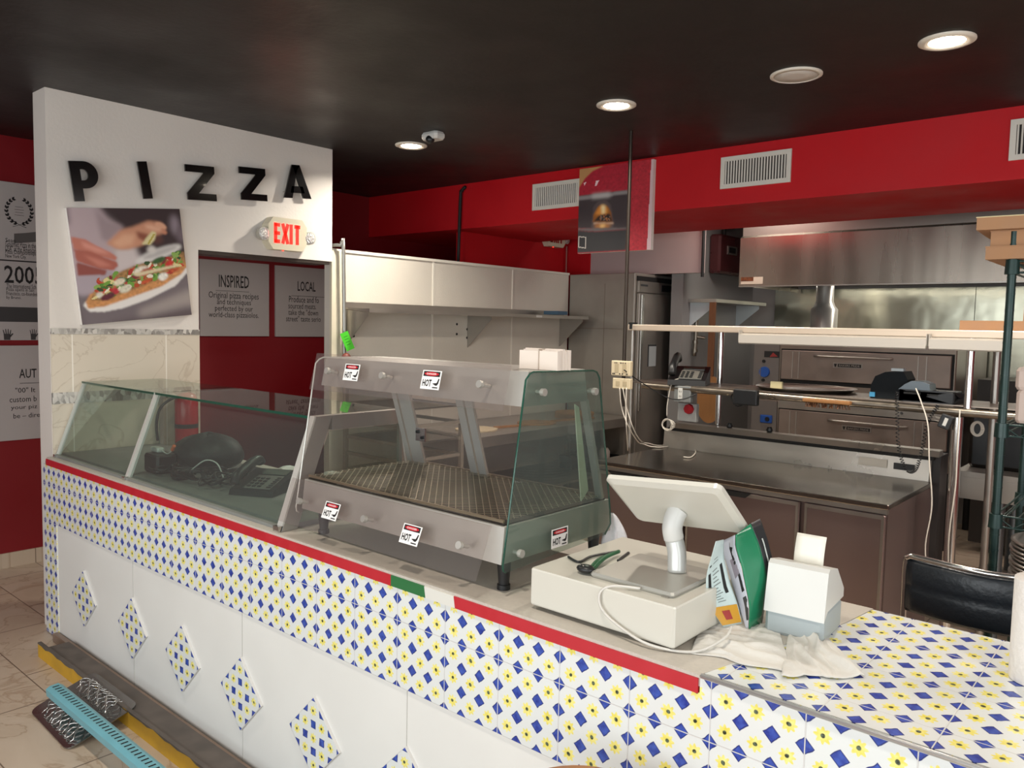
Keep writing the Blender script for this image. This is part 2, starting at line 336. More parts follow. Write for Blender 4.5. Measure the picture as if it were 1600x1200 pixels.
struct('wall_right', boxes((2.8, 2.9, -2.6, -1.5, 0, ZC), (2.8, 2.9, 2.7, 8.0, 0, ZC), (2.8, 2.9, -1.5, 2.7, 0, .5), (2.8, 2.9, -1.5, 2.7, 2.6, ZC)), redd)
struct('wall_front', boxes((XF, -3.8, -2.7, -2.6, 0, ZC), (2.5, 2.8, -2.7, -2.6, 0, ZC), (-3.8, 2.5, -2.7, -2.6, 0, .4), (-3.8, 2.5, -2.7, -2.6, 2.62, ZC)), wallw)
def window(nm, fr, gl):
    w = struct(nm, fr, mat('window_frame_aluminium', '8A8A88', .4, .6)); g = link('window_glass', gl, MATS['green_tinted_glass']); g.parent = w; return w
window('window_1', boxes((-3.8, -3.75, -2.66, -2.62, .4, 2.62), (2.45, 2.5, -2.66, -2.62, .4, 2.62), (-.7, -.64, -2.66, -2.62, .4, 2.62), (-3.8, 2.5, -2.66, -2.62, .4, .45), (-3.8, 2.5, -2.66, -2.62, 2.57, 2.62)), MB().box(-3.75, 2.45, -2.645, -2.635, .45, 2.57))
window('window_2', boxes((2.83, 2.87, -1.5, -1.45, .5, 2.6), (2.83, 2.87, 2.65, 2.7, .5, 2.6), (2.83, 2.87, -1.5, 2.7, .5, .55), (2.83, 2.87, -1.5, 2.7, 2.55, 2.6)), MB().box(2.845, 2.855, -1.45, 2.65, .55, 2.55))
# PIZZA wall with the doorway (opening Y 2.385..3.33, top 2.112)
TH = .17
struct('wall_pizza', boxes((XW-TH, XW, 1.565, 2.385, .0, ZC), (XW-TH, XW, 2.385, 3.33, 2.112, ZC), (XW-TH, XW, 3.33, 3.352, 2.112, ZC)), wallw)
struct('trim_doorway', boxes((XW-TH+.005, XW-.005, 2.3855, 3.3295, 2.09, 2.1115),), mat('dark_bronze_metal', '4A443F', .4, .6))
t = struct('wall_pizza_tile', MB().box(XW, XW+.008, 1.567, 2.385, .955, 1.615), marble_mat(), 'wall'); t['label'] = 'cream veined marble tiles on the lower pizza wall'
mosm = bpy.data.materials.new('grey_mosaic'); mosm.use_nodes = True; B = NB(mosm); vo = B.N.new('ShaderNodeTexVoronoi'); vo.inputs['Scale'].default_value = 55; tc = B.N.new('ShaderNodeTexCoord')
mp = B.N.new('ShaderNodeMapping'); mp.inputs['Scale'].default_value = (1, 1, .6); mp.inputs['Rotation'].default_value = (R(35), 0, 0); B.L.new(tc.outputs['Object'], mp.inputs[0]); B.L.new(mp.outputs[0], vo.inputs[0])
rr = B.N.new('ShaderNodeSeparateXYZ'); B.L.new(vo.outputs['Color'], rr.inputs[0]); B.L.new(B.mix(rr.outputs[0], (*lin('77736E'), 1), (*lin('D2CEC6'), 1)), B.N['Principled BSDF'].inputs[0]); B.N['Principled BSDF'].inputs['Roughness'].default_value = .25
struct('trim_1', MB().box(XW, XW+.011, 1.567, 2.385, 1.605, 1.635), mosm)['label'] = 'upper band of grey mosaic tile on the pizza wall'
struct('trim_2', MB().box(XW, XW+.011, 1.567, 2.385, 1.235, 1.295), mosm)['label'] = 'lower band of grey mosaic tile behind the deli case'
# half-height partition with the long shelf, and walls behind
pw = boxes((-4.66, -4.6, 3.352, 4.98, 0, 2.2), (-4.9, -4.6, 4.98, 6.09, 0, 2.2))
struct('wall_partition', pw, frp)['label'] = 'low partition of off-white boards behind the counter'
seams = MB()
for y in (4.33, 5.28): seams.box(-4.6, -4.595, y-.008, y+.008, .9, 2.2)
seams.box(-4.602, -4.59, 3.352, 6.09, 2.185, 2.205)
for z in (1.33,): seams.box(-4.6, -4.597, 3.352, 6.09, z-.01, z+.01)
struct('trim_3', seams, mat('board_joint_white', 'DED8CC', .5))['label'] = 'white joint strips on the board partition'
struct('trim_4', MB().box(-4.60, -4.575, 3.352, 3.45, .955, 2.19), mat('cream_trim', 'D8CFB8', .5))['label'] = 'cream end post of the partition'
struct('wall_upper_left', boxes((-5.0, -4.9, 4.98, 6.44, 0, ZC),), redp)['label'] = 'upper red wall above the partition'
struct('wall_upper_back', boxes((-4.9, -4.62, 6.44, 6.5, 0, ZC), (-4.9, -4.60, 6.43, 6.44, 2.2, ZC)), redp)['label'] = 'red wall strip in the back corner'
struct('wall_white_panel', MB().box(-4.615, -3.40, 6.44, 6.50, 2.2, ZC), mat('pinkish_white_panel', 'B7A4A1', .45))['label'] = 'pinkish white wall panel above the fridge'
struct('wall_cookline', boxes((-3.74, -3.62, 6.52, 8.0, 0, ZC),), mat('grey_side_wall', '8A8886', .4, noise=.05, nscale=2))['label'] = 'grey side wall between fridge and oven'
# soffit
struct('trim_soffit', MB().box(XF, 2.8, 4.82, 5.95, 2.5, ZC), redp)['label'] = 'red soffit beam under the black ceiling'

# ================================================================ LAMPS AND CEILING FITTINGS
def downlight(x, y, label, e, on=True, col=WARM):
    t = Thing('recessed_downlight', label, 'ceiling light', (x, y, ZC), group='round downlights in the black ceiling')
    t.part('trim_ring', MB().lathe((x, y, ZC), [(.105, 0), (.105, -.006), (.09, -.012), (.068, -.008), (.068, 0)]), mat('lamp_ring_white', 'D9D2C6', .4))
    t.part('lens', MB().lathe((x, y, ZC), [(.067, -.001), (.067, -.006), (.03, -.007)]), mat('lit_lens', 'FFF0D8', .4, emit=22))
    area('downlight_light', (x, y, ZC-.015), (0, 0, 0), .13, .13, e, col, 'DISK', 150)
DL = [(-4.03, 3.58, 'small bright downlight over the pizza wall, beside the dome camera', (1, .93, .82)), (-2.42, 3.58, 'warm downlight in the middle of the black ceiling', WARM), (-.855, 3.59, 'large bright downlight at the right end of the ceiling', WARM)]
for x, y, l, c in DL: downlight(x, y, l, 26, col=c)
area('kitchen_fill_light', (1.7, 4.0, ZC-.02), (0, 0, 0), 1.2, .6, 45, (1, .95, .88))  # added fill without a fixture, brightens the kitchen and the fridge front
area('hood_light', (-1.6, 7.35, 2.13), (0, 0, 0), 2.6, .12, 17, (1, .94, .85))
area('rear_aisle_fill_light', (-2.9, 6.25, ZC-.02), (0, 0, 0),   .5, .3, 12, (1, .93, .84))  # added fill behind the soffit, no lamp known there
area('rear_aisle_fill_light', (.2, 6.25, ZC-.02), (0, 0, 0),   .9, .3, 10, (1, .93, .84))  # second added fill, lifts the dark back of the kitchen
for x, y in ((-3.2, 1.0), (-1.2, 1.0), (.9, 1.0), (.9, 3.6)): area('downlight_light', (x, y, ZC-.01), (0, 0, 0), .14, .14, 15, WARM, 'DISK', 150)
t = Thing('ceiling_speaker', 'unlit round white speaker grille in the ceiling between two downlights', 'speaker', (-1.49, 3.655, ZC))
t.part('ring', MB().lathe((-1.49, 3.655, ZC), [(.115, 0), (.115, -.006), (.098, -.011), (.098, 0)]), mat('lamp_ring_white', 'D9D2C6', .4))
t.part('grille', MB().lathe((-1.49, 3.655, ZC), [(.0975, -.0005), (.0975, -.007), (.04, -.009)]), mat('speaker_grille', 'C6C0BA', .7))
t = Thing('dome_camera', 'small white security camera with black lens on the ceiling', 'camera', (-3.66, 3.43, ZC))
t.part('housing', MB().box(-3.73, -3.59, 3.385, 3.475, ZC-.045, ZC-.0005, .015), whp)
mb = MB(); mb.smooth = True; mb.ball((-3.655, 3.40, ZC-.048), .028, .028, .026); t.part('lens', mb, blk)
def vent(x0, x1, z0, z1, label, n):
    Y = 4.82; t = Thing('air_vent', label, 'air vent', ((x0+x1)/2, Y, z0), group='white air grilles on the red soffit')
    f = .028; m = MB(); m.box(x0, x1, Y-.012, Y-.0005, z0, z0+f); m.box(x0, x1, Y-.012, Y-.0005, z1-f, z1); m.box(x0, x0+f, Y-.012, Y-.0005, z0+f, z1-f); m.box(x1-f, x1, Y-.012, Y-.0005, z0+f, z1-f)
    t.part('frame', m, mat('vent_white', 'D2CCC2', .45))
    t.part('duct_opening', MB().box(x0+f, x1-f, Y-.003, Y-.0005, z0+f, z1-f), mat('vent_dark', '2A2421', .8))
    m = MB()
    for i in range(n):
        x = x0+f+(x1-x0-2*f)*(i+.5)/n; m.quad((x-.006, Y-.010, z0+f), (x+.001, Y-.004, z0+f), (x+.001, Y-.004, z1-f), (x-.006, Y-.010, z1-f), .0018)
    t.part('louvre', m, MATS['vent_white'])
vent(-4.005, -3.55, 2.59, 2.79, 'white air vent beside the brick oven picture', 22)
vent(-2.43, -1.968, 2.605, 2.805, 'white air vent in the middle of the red soffit', 22)
vent(-.825, -.35, 2.597, 2.803, 'white air vent cut by the right edge of the picture', 22)
# thin black pole from ceiling
mb = MB().cyl((-2.66, 4.10, 1.22), (-2.66, 4.10, ZC-.001), .0115, n=10); 
POLE = mb
# conduit on soffit
one('black_conduit', MB().tube([(-4.72, 4.795, ZC-.03), (-4.76, 4.795, ZC-.06), (-4.775, 4.795, ZC-.12), (-4.79, 4.795, 2.21)], .014, 8, 4), blkm, 'thin black conduit running down the red soffit', 'conduit')

# ================================================================ LETTERS, PICTURES AND SIGNS
LZ = mat('black_gloss_letter', '08090A', .16, coat=.4)
LX = XW+.035
def letter(ch, polys, y0, z0, w, h, label, rot=0):
    m = MB()
    if ch == 'P':
        outer = [(0, 0), (0, 1), (.5, 1)]+[(.5+.5*math.sin(a)*.98, .66+.34*math.cos(a)) for a in [math.pi*k/14 for k in range(1, 14)]]+[(.5, .32), (.36, .32), (.36, 0)]
        inner = [(.36, .52), (.36, .80), (.46, .80)]+[(.46+.17*math.sin(a), .66+.14*math.cos(a)) for a in [math.pi*k/8 for k in range(1, 8)]]+[(.46, .52)]
        import mathutils.geometry as mg
        pts = [Vector((a, b, 0)) for a, b in outer]; pin = [Vector((a, b, 0)) for a, b in inner]
        tri = mg.tessellate_polygon([pts, pin]); al = pts+pin
        W = lambda p, x: (x, y0+p.x*w, z0+p.y*h)
        m.add([W(p, LX+.012) for p in al]+[W(p, LX) for p in al], [tuple(t) for t in tri]+[tuple(i+len(al) for i in reversed(t)) for t in tri])
        for loop, o in ((pts, 0), (pin, len(pts))):
            n = len(loop); m.add([W(p, LX+.012) for p in loop]+[W(p, LX) for p in loop], [(i, i+n, (i+1) % n+n, (i+1) % n) for i in range(n)])
    else:
        for poly in polys: m.prism([(LX, y0+a*w, z0+b*h) for a, b in poly], (.012, 0, 0))
    k = MB()
    for yy, zz in ((.2, .2), (.2 if ch != 'Z' else .7, .88)):
        if ch == 'A': yy = .5 if zz > .5 else .12
        if ch == 'I': yy = .5
        k.cyl((XW, y0+yy*w, z0+zz*h), (LX, y0+yy*w, z0+zz*h), .004, n=8)
    l = (LX, y0+w/2, z0); t = Thing('wall_letter', label, 'letter', l, group='black letters spelling PIZZA')
    t.part('letter_face', m, LZ); t.part('standoff_pin', k, chrome); t.o.rotation_euler = (R(rot), 0, 0)
Zp = [[(0, 1), (1, 1), (1, .80), (.40, .20), (1, .20), (1, 0), (0, 0), (0, .20), (.60, .80), (0, .80)]]
def zpoly(): return [[(0, 1), (.98, 1), (.98, .80), (.62, .80), (0, .80)], [(.62, .80), (.98, .80), (.40, .20), (.02, .20)], [(.02, .20), (.40, .20), (1, .20), (1, 0), (.02, 0)]]
def LP(a, b): pa = AX(*a, LX+.012); pb = AX(*b, LX+.012); return pa, pb
p = AX(99, 247, LX); q = AX(121, 309, LX); r_ = AX(151, 275, LX)
letter('P', None, 1.683, 2.312, .140, .207, 'black letter P at the left end of the PIZZA lettering', 8)
letter('I', [[(0, 0), (0, 1), (1, 1), (1, 0)]], 2.044, 2.367, .052, .203, 'black letter I, the second letter of PIZZA', 9.5)
letter('Z', zpoly(), 2.298, 2.399, .184, .201, 'first black letter Z of PIZZA, next to the I', 4)
letter('Z', zpoly(), 2.640, 2.443, .184, .199, 'second black letter Z of PIZZA, next to the A', 4)
letter('A', [[(0, 0), (.36, 1), (.64, 1), (.52, .82), (.30, 0)], [(.36, 1), (.64, 1), (1, 0), (.70, 0), (.48, .70)], [(.24, .16), (.30, .36), (.70, .36), (.76, .16)]], 2.945, 2.498, .207, .212, 'black letter A at the right end of the PIZZA lettering', 5)

# pizza photograph (hands sprinkling cheese over a pizza)
def pz_uv(P): return [(((x-(80+(y-385)*.161))/(742-(y-385)*.036)), (y-388)/758) for x, y in P]
cv = Canvas(170, 170, 0, 1, 0, 1, '5A4F52')
def pp(P, col, k=1, a=1, tex=0): cv.poly(pz_uv(P), col, k, a, tex)
def pe(x, y, rx, ry, col, k=1, rot=0, a=1, tex=0): u, v = pz_uv([(x, y)])[0]; cv.ell(u, v, rx/735, ry/758, col, k, rot, a, tex)
pp([(280, 380), (830, 380), (870, 720), (500, 740), (420, 500)], '37292C', 4)
pp([(80, 380), (280, 385), (330, 450), (430, 520), (380, 700), (420, 900), (250, 960), (160, 900)], 'B3A0A4', 4)
pp([(250, 390), (330, 470), (440, 510), (350, 610), (300, 590)], '9A888C', 3)
pp([(130, 820), (400, 780), (560, 700), (560, 800), (330, 900), (180, 980)], 'A79AA2', 4)
pp([(370, 650), (520, 640), (560, 760), (400, 830)], 'C9BDBC', 4)
pp([(170, 960), (400, 1060), (900, 850), (930, 1100), (210, 1160)], '6E6468', 4)
pp([(550, 1080), (900, 960), (910, 1070), (560, 1130)], '9A908C', 5)
pe(790, 500, 30, 70, '8C7F88', 4); pe(830, 570, 25, 60, '6E6068', 4)
pe(680, 700, 175, 36, 'D8D4D0', 2, -17); pe(690, 690, 130, 20, 'B3AEAC', 2, -17); pe(630, 670, 30, 28, 'D0CAC4', 2)
pp([(330, 620), (420, 530), (500, 510), (600, 470), (690, 480), (730, 525), (700, 560), (650, 590), (560, 640), (470, 665), (400, 660)], 'C98F72', 2)
pp([(360, 620), (440, 560), (520, 560), (500, 630), (420, 650)], 'DBA788', 3); pp([(520, 540), (600, 560), (660, 600), (600, 620), (540, 590)], '8A4F3C', 2)
pe(690, 505, 40, 22, 'D8A184', 1, 20); pe(710, 545, 26, 16, 'C58468', 1, 30); pe(640, 520, 60, 18, 'DDAA8E', 2, 15); pe(668, 600, 40, 30, '5A3630', 3)
pp([(630, 540), (660, 550), (650, 600), (620, 636), (560, 630), (590, 590)], 'D9CE9C', 1); pp([(640, 560), (655, 560), (610, 635), (600, 625)], 'B6A550', 0)
pp([(110, 570), (200, 590), (280, 640), (360, 680), (405, 715), (390, 735), (330, 715), (240, 690), (130, 650)], 'BC7463', 1)
pp([(130, 650), (240, 670), (330, 715), (400, 745), (410, 770), (380, 800), (300, 790), (150, 730)], 'A85E50', 1)
pp([(150, 735), (250, 770), (340, 800), (330, 828), (160, 825)], '8C4A42', 1); pp([(170, 600), (280, 645), (360, 690), (280, 680), (190, 640)], 'D49080', 2); pp([(190, 690), (300, 730), (370, 770), (290, 770)], 'C47C6C', 2)
pp([(200, 1020), (215, 1000), (560, 900), (880, 800), (885, 840), (800, 930), (620, 1010), (450, 1060), (330, 1075), (240, 1065)], 'E2DDD8', 1)
pp([(215, 1000), (240, 950), (400, 880), (700, 760), (880, 760), (885, 790), (840, 850), (700, 930), (500, 990), (330, 1040), (230, 1045)], 'C68A54', 1, tex=.12)
pp([(240, 990), (290, 880), (350, 840), (530, 770), (700, 740), (860, 690), (870, 770), (760, 850), (600, 910), (420, 970), (300, 1000)], 'A07848', 1, tex=.2)
rs = np.random.default_rng(11)
def inpizza():
    while True:
        t = rs.random(); x = 270+t*590; mid = 930-t*190; y = mid+rs.normal()*38
        if abs(y-mid) < 75: return x, y
for i in range(150):
    x, y = inpizza(); c = rs.choice(['3F6A2A', '55812F', '6E9A3C', '2F4A26', 'A83226', 'C0452E', 'E4DCC6', 'D9C98C', '7C2A2E', 'B04A28', '86A653'])
    pe(x, y, rs.uniform(9, 34), rs.uniform(5, 17), c, 0, rs.uniform(-60, 30))
for x, y, rx, ry, c in ((420, 880, 40, 22, 'E0D4BC'), (560, 810, 55, 26, 'DED6C4'), (460, 930, 42, 24, 'D8D2BC'), (712, 860, 36, 26, 'E8E4DA'), (755, 768, 34, 20, 'C03028'), (300, 960, 22, 20, 'DDD6C6'), (395, 940, 24, 24, 'B8303A'), (590, 815, 38, 16, 'A44E38'), (680, 745, 50, 20, '35592C'), (600, 885, 44, 14, 'C65430'), (800, 815, 36, 14, 'C45A34'), (350, 975, 50, 22, '5C2230')): pe(x, y, rx, ry, c, 1, -20, tex=.1)
pp([(500, 830), (800, 780), (830, 790), (540, 850)], 'D9C9A4', 1)
tl, tr, br_, bl = AX(101, 325, XW+.03), AX(279, 326, XW+.03), AX(302, 492, XW+.03), AX(130, 507, XW+.03)
U = ((tr-tl)+(br_-bl)).normalized(); V = Vector((1, 0, 0)).cross(U); cen = (tl+tr+br_+bl)/4; s_ = .615; org = cen-U*s_/2-V*s_/2
t = Thing('pizza_photo_print', 'tilted square photo of hands dressing a pizza, hung under the letter P', 'picture', (XW+.015, cen.y, cen.z-.34))
c0 = org-Vector((.0005, 0, 0)); t.part('canvas_frame', MB().prism([c0, c0+U*s_, c0+U*s_+V*s_, c0+V*s_], (-.0275, 0, 0)), mat('canvas_white_edge', 'E4DED8', .6))
t.adopt(cv.obj('print', org, U, V, s_, s_, PRINT))

# brick oven picture on the soffit
def ov_uv(P):
    out = []
    for x, y in P:
        u = (x-160)/(925-160); top = 235-120*u; bot = 1110-50*u; out.append((u, (y-top)/(bot-top)))
    return out
cv = Canvas(140, 150, 0, 1, 0, 1, 'B5202C')
def pp(P, col, k=1, a=1, tex=0): cv.poly(ov_uv(P), col, k, a, tex)
pp([(150, 90), (950, 90), (950, 1130), (150, 1130)], 'B22634', 0, 1, .12)
pp([(150, 225), (420, 190), (300, 250), (220, 330), (160, 420)], 'B98A58', 1)
pp([(160, 430), (220, 330), (300, 255), (420, 195), (700, 150), (700, 450), (165, 510)], 'A81C30', 1, 1, .1)
for i in range(160):
    x = rs.uniform(450, 900); y = rs.uniform(130, 1000); a = rs.uniform(0, 6.3); l = rs.uniform(8, 22); pp([(x, y), (x+l*math.cos(a), y+l*math.sin(a)), (x+l*math.cos(a)+3, y+l*math.sin(a)+4)], '5E0E1A', 0, .8)
pp([(340, 350), (375, 345), (350, 400), (330, 400)], 'E8C8CC', 0); pp([(205, 375), (240, 360), (215, 400)], 'E8C8CC', 0)
pp([(160, 510), (700, 440), (700, 850), (160, 850)], '3C3236', 1); pp([(160, 515), (700, 440), (700, 475), (160, 555)], '8A8484', 1); pp([(300, 490), (500, 462), (500, 510), (300, 540)], 'B9B4B2', 3)
pp([(300, 850), (320, 620), (370, 560), (450, 545), (510, 600), (545, 800), (540, 850)], '55494A', 1)
pp([(318, 780), (325, 700), (370, 620), (410, 595), (470, 610), (510, 670), (528, 780)], '9A5A1C', 1); pp([(340, 700), (385, 620), (430, 600), (480, 640), (470, 700)], 'E09038', 2); pp([(405, 600), (450, 605), (450, 690), (410, 690)], 'F6E0A8', 2)
pp([(330, 770), (380, 715), (430, 700), (500, 690), (530, 770)], '2A1A14', 1, 1, .3)
for i in range(24): pe_ = (rs.uniform(390, 510), rs.uniform(700, 760)); u, v = ov_uv([pe_])[0]; cv.ell(u, v, .012, .008, rs.choice(['8A5A3C', '6E6460', 'B06A3A']), 0, rs.uniform(0, 90))
pp([(330, 785), (540, 780), (540, 798), (330, 802)], 'C8A890', 1); pp([(340, 800), (520, 798), (480, 840), (350, 840)], 'D0843C', 3); pp([(400, 800), (460, 800), (440, 835), (400, 835)], 'F4C880', 2)
pp([(160, 850), (680, 835), (690, 850), (300, 880), (160, 875)], '6A6464', 1); pp([(160, 870), (300, 880), (690, 850), (680, 1075), (160, 1110)], '2C2B2E', 1)
pp([(165, 930), (250, 935), (250, 1060), (165, 1050)], 'B8B0A8', 0); pp([(172, 942), (240, 946), (240, 1048), (172, 1040)], '1E1E24', 0)
pp([(905, 100), (945, 100), (925, 1070), (890, 1070)], 'D3B4B8', 0)
a, b, c, d = AY(905, 264, 4.785), AY(1021, 249, 4.785), AY(1017, 388, 4.785), AY(903, 398, 4.785)
w_ = (b-a).length*.5+(c-d).length*.5; h_ = (a-d).length*.5+(b-c).length*.5; org = (a+b+c+d)/4-Vector((w_/2, 0, h_/2))
t = Thing('oven_picture', 'picture of a red domed brick oven hung on the red soffit', 'picture', (org.x+w_/2, 4.80, org.z))
t.part('canvas_frame', MB().box(org.x, org.x+w_, 4.7855, 4.8185, org.z, org.z+h_), MATS['canvas_white_edge']); t.adopt(cv.obj('print', org, (1, 0, 0), (0, 0, 1), w_, h_, PRINT))

# signs on the far wall
INK = mat('black_ink', '1A1718', .6); SG = mat('sign_board_grey_white', 'AFA7A4', .5)
UY, UZ = Vector((0, 1, 0)), Vector((0, 0, 1)); XS = XF+.016
def sign(y0, y1, z0, z1, label):
    t = Thing('wall_sign', label, 'sign', (XF, (y0+y1)/2, z0), group='printed boards on the dark red wall'); t.part('board', MB().box(XF+.001, XS, y0, y1, z0, z1), SG); return t
def tx(t, s, a, b, nm='lettering', bold=0, X=XS):       # a lower-left, b upper-right
    if not bold: b = (b[0], a[1]-(a[1]-b[1])*.84)
    p, q = AX(*a, X), AX(*b, X); text(nm, s, (X, p.y, p.z), UY, UZ, q.y-p.y, q.z-p.z, INK, bold, .001, thing=t)
t = sign(3.135, 3.748, 1.565, 2.170, 'INSPIRED board, fully visible through the doorway')
tx(t, 'INSPIRED', (342, 448.5), (389, 432), bold=.01)
t.part('rule', MB().box(XS, XS+.001, AX(337, 452, XS).y, AX(389, 455, XS).y, 1.928, 1.931), INK)
LS = 1
for s, a, b in (('Original pizza recipes', (326, 468), (404, 457)), ('and techniques', (339, 478), (392, 467)), ('perfected by our', (336, 488), (395, 477)), ('world-class pizzaiolos.', (326, 498), (404, 487))): tx(t, s, a, b)
t = sign(3.81, 4.42, 1.563, 2.167, 'LOCAL board, half hidden by the right door jamb')
tx(t, 'LOCAL', (465, 454.5), (493, 441), bold=.01); t.part('rule', MB().box(XS, XS+.001, AX(455, 458, XS).y, 4.33, 1.915, 1.918), INK)
for s, a, b in (('Produce and fo', (451.5, 472), (498, 463)), ('sourced meats.', (450.5, 482), (494, 473.5)), ('take the "down', (450.5, 492), (497, 483)), ('street" taste serio', (447, 502), (501, 493))): tx(t, s, a, b)
t = sign(1.45, 2.30, 1.533, 2.570, 'tall history board with laurel wreath and year, left of the pizza wall')
m = MB()
wc = AX(30, 330, XS)
for sd in (-1, 1):
    for k in range(9):
        a_ = R(-80+k*17); cy_, cz_ = wc.y+sd*.075*math.cos(a_), wc.z-.0+.085*math.sin(a_)
        for q in (-.35, .5):
            dy, dz = -math.sin(a_+q)*sd*.026, math.cos(a_+q)*.026; ny_, nz_ = -dz*.28, dy*.28; o_ = .004
            m.add([(XS+.001, cy_, cz_), (XS+.001, cy_+dy*.5+ny_, cz_+dz*.5+nz_), (XS+.001, cy_+dy, cz_+dz), (XS+.001, cy_+dy*.5-ny_, cz_+dz*.5-nz_)], [(0, 1, 2, 3)])
    m.tube([(XS+.001, wc.y-sd*.04, wc.z-.105), (XS+.001, wc.y, wc.z-.09), (XS+.001, wc.y+sd*.05, wc.z-.062)], .0015, 4, 3)
for k in range(4): m.box(XS, XS+.001, wc.y-.028+.004*(k % 2), wc.y+.028-.004*(k % 2), wc.z-.028+k*.018, wc.z-.026+k*.018)
t.part('laurel_wreath', m, INK)
t.part('ink_shape', MB().prism([AX(x, y, XS) for x, y in ((22, 365), (40, 364), (60, 362), (60, 378), (22, 380))], (.001, 0, 0)), mat('grey_ink', '5A5553', .7))
for i, (s, yy, x1) in enumerate((('Sean', 378, 24), ('Gourmet Pizza in the', 385, 56), ('USA" at the American', 392, 56), ('Pizza Championships', 398, 56), ('New York City.', 404, 41))): tx(t, s, (8.5, yy), (x1, yy-6))
t.part('divider_band', MB().box(XS, XS+.0012, 1.45, 2.30, AX(30, 409, XS).z, AX(30, 407, XS).z), INK)
tx(t, '2005', (7, 442), (67, 418), bold=.012)
for s, yy, x1 in (('The International Sch', 450, 56), ('Pizza opens in San', 456, 53), ('Francisco, co-founded', 462, 58), ('by Bruno.', 468, 33)): tx(t, s, (10, yy), (x1, yy-6))
m = MB().box(XS, XS+.0012, 1.45, 2.30, AX(30, 503, XS).z, AX(30, 480, XS).z); t.part('dark_band', m, mat('charcoal_ink', '3B3838', .7))
m = MB()
for px_, s_ in ((11, 1), (52, .8)):
    c_ = AX(px_, 524, XS); m.prism([(XS, c_.y-.018*s_, c_.z-.03), (XS, c_.y+.018*s_, c_.z-.03), (XS, c_.y+.02*s_, c_.z+.01), (XS, c_.y-.02*s_, c_.z+.01)], (.001, 0, 0))
    for k in range(4): y_ = c_.y-.019*s_+k*.011*s_; m.prism([(XS, y_, c_.z+.008), (XS, y_+.007*s_, c_.z+.008), (XS, y_+.005*s_+(k-1.5)*.004, c_.z+.045-abs(k-1.5)*.006), (XS, y_+(k-1.5)*.004, c_.z+.045-abs(k-1.5)*.006)], (.001, 0, 0))
    m.prism([(XS, c_.y+.018*s_, c_.z-.015), (XS, c_.y+.038*s_, c_.z+.01), (XS, c_.y+.033*s_, c_.z+.015), (XS, c_.y+.016*s_, c_.z)], (.001, 0, 0))
t.part('hand_prints', m, MATS['charcoal_ink'])
t = sign(1.35, 2.30, .862, 1.497, 'lower text board about flour, left of the pizza wall')
tx(t, 'AUT', (30, 591), (57, 576), bold=.01); t.part('rule', MB().box(XS, XS+.001, AX(31, 599, XS).y, 2.25, AX(40, 599, XS).z, AX(40, 599, XS).z+.003), INK)
for s, a, b in (('"00" It', (24, 614), (55, 603)), ('custom b', (15, 629), (57, 616)), ('your piz', (17, 642), (58, 630)), ('be \u2013 dire', (21, 654), (62, 642))): tx(t, s, a, b)

# exit signs
def exit_sign(X, y0, y1, z0, z1, label, lit):
    t = Thing('exit_sign', label, 'exit sign', (X, (y0+y1)/2, z0), group='exit signs with lamp heads'); D = .075; c = .035
    pr = [(y0+c, z0), (y1-c, z0), (y1, z0+c*1.3), (y1, z1-c*1.3), (y1-c, z1), (y0+c, z1), (y0, z1-c*1.3), (y0, z0+c*1.3)]
    t.part('housing', MB().prism([(X+.001, a, b) for a, b in pr], (D, 0, 0)), mat('exit_housing_cream', 'CFC6AE', .45))
    lm = mat('lit_red_letters', 'FF1A10', .5, emit=2.2) if lit else mat('unlit_red_letters', 'A3161A', .5)
    w = y1-y0; h = z1-z0; zb = z0+h*.20; H_ = h*.62; x_ = X+D+.001; m = MB(); s = .022 if lit else .02
    def bar(a, b): # thick stroke from a to b in (u,v) of letter space
        a = Vector((0, *a)); b = Vector((0, *b)); d = (b-a).normalized(); n = Vector((0, -d.z, d.y))*s/2; o = Vector((x_, 0, 0)); m.prism([o+a+n, o+a-n, o+b-n, o+b+n], (.0015, 0, 0))
    ly = y0+w*.14; lw = w*.15; sp = w*.205
    bar((ly+s/2, zb), (ly+s/2, zb+H_))
    for q in (s/2, H_/2, H_-s/2): bar((ly, zb+q), (ly+lw, zb+q))
    a0 = ly+sp; bar((a0+.004, zb), (a0+lw, zb+H_)); bar((a0+lw, zb), (a0+.004, zb+H_))
    a1 = a0+sp*1.05+.006; bar((a1, zb), (a1, zb+H_))
    a2 = a1+sp*.42; bar((a2+lw/2, zb), (a2+lw/2, zb+H_)); bar((a2, zb+H_-s/2), (a2+lw, zb+H_-s/2))
    t.part('exit_letters', m, lm)
    for yy in (y0-.028, y1+.028):
        hd = t.part('lamp_head', MB().lathe((X+.045, yy, z0+h*.45), [(.02, -.03), (.038, -.01), (.042, .012), (.042, .03)], 20, 'X'), mat('lamp_head_grey', 'A9A59A', .4))
        t.part('lamp_lens', MB().lathe((X+.045, yy, z0+h*.45), [(.038, .0301), (.034, .034), (.012, .036)], 16, 'X'), mat('faceted_lens', 'D4D2CE', .2, .5, bump=.8, bscale=90), parent=hd)
    t.part('indicator', MB().box(X+.04, X+.05, (y0+y1)/2-.02, (y0+y1)/2-.014, z0-.004, z0), mat('red_led', 'FF3020', .5, emit=6))
    return t
exit_sign(XW, 2.812, 3.095, 2.152, 2.355, 'lit red EXIT sign with two lamp heads above the doorway', True)
exit_sign(-4.9, 6.04, 6.32, 2.47, 2.66, 'small EXIT sign half hidden behind the soffit edge', False)
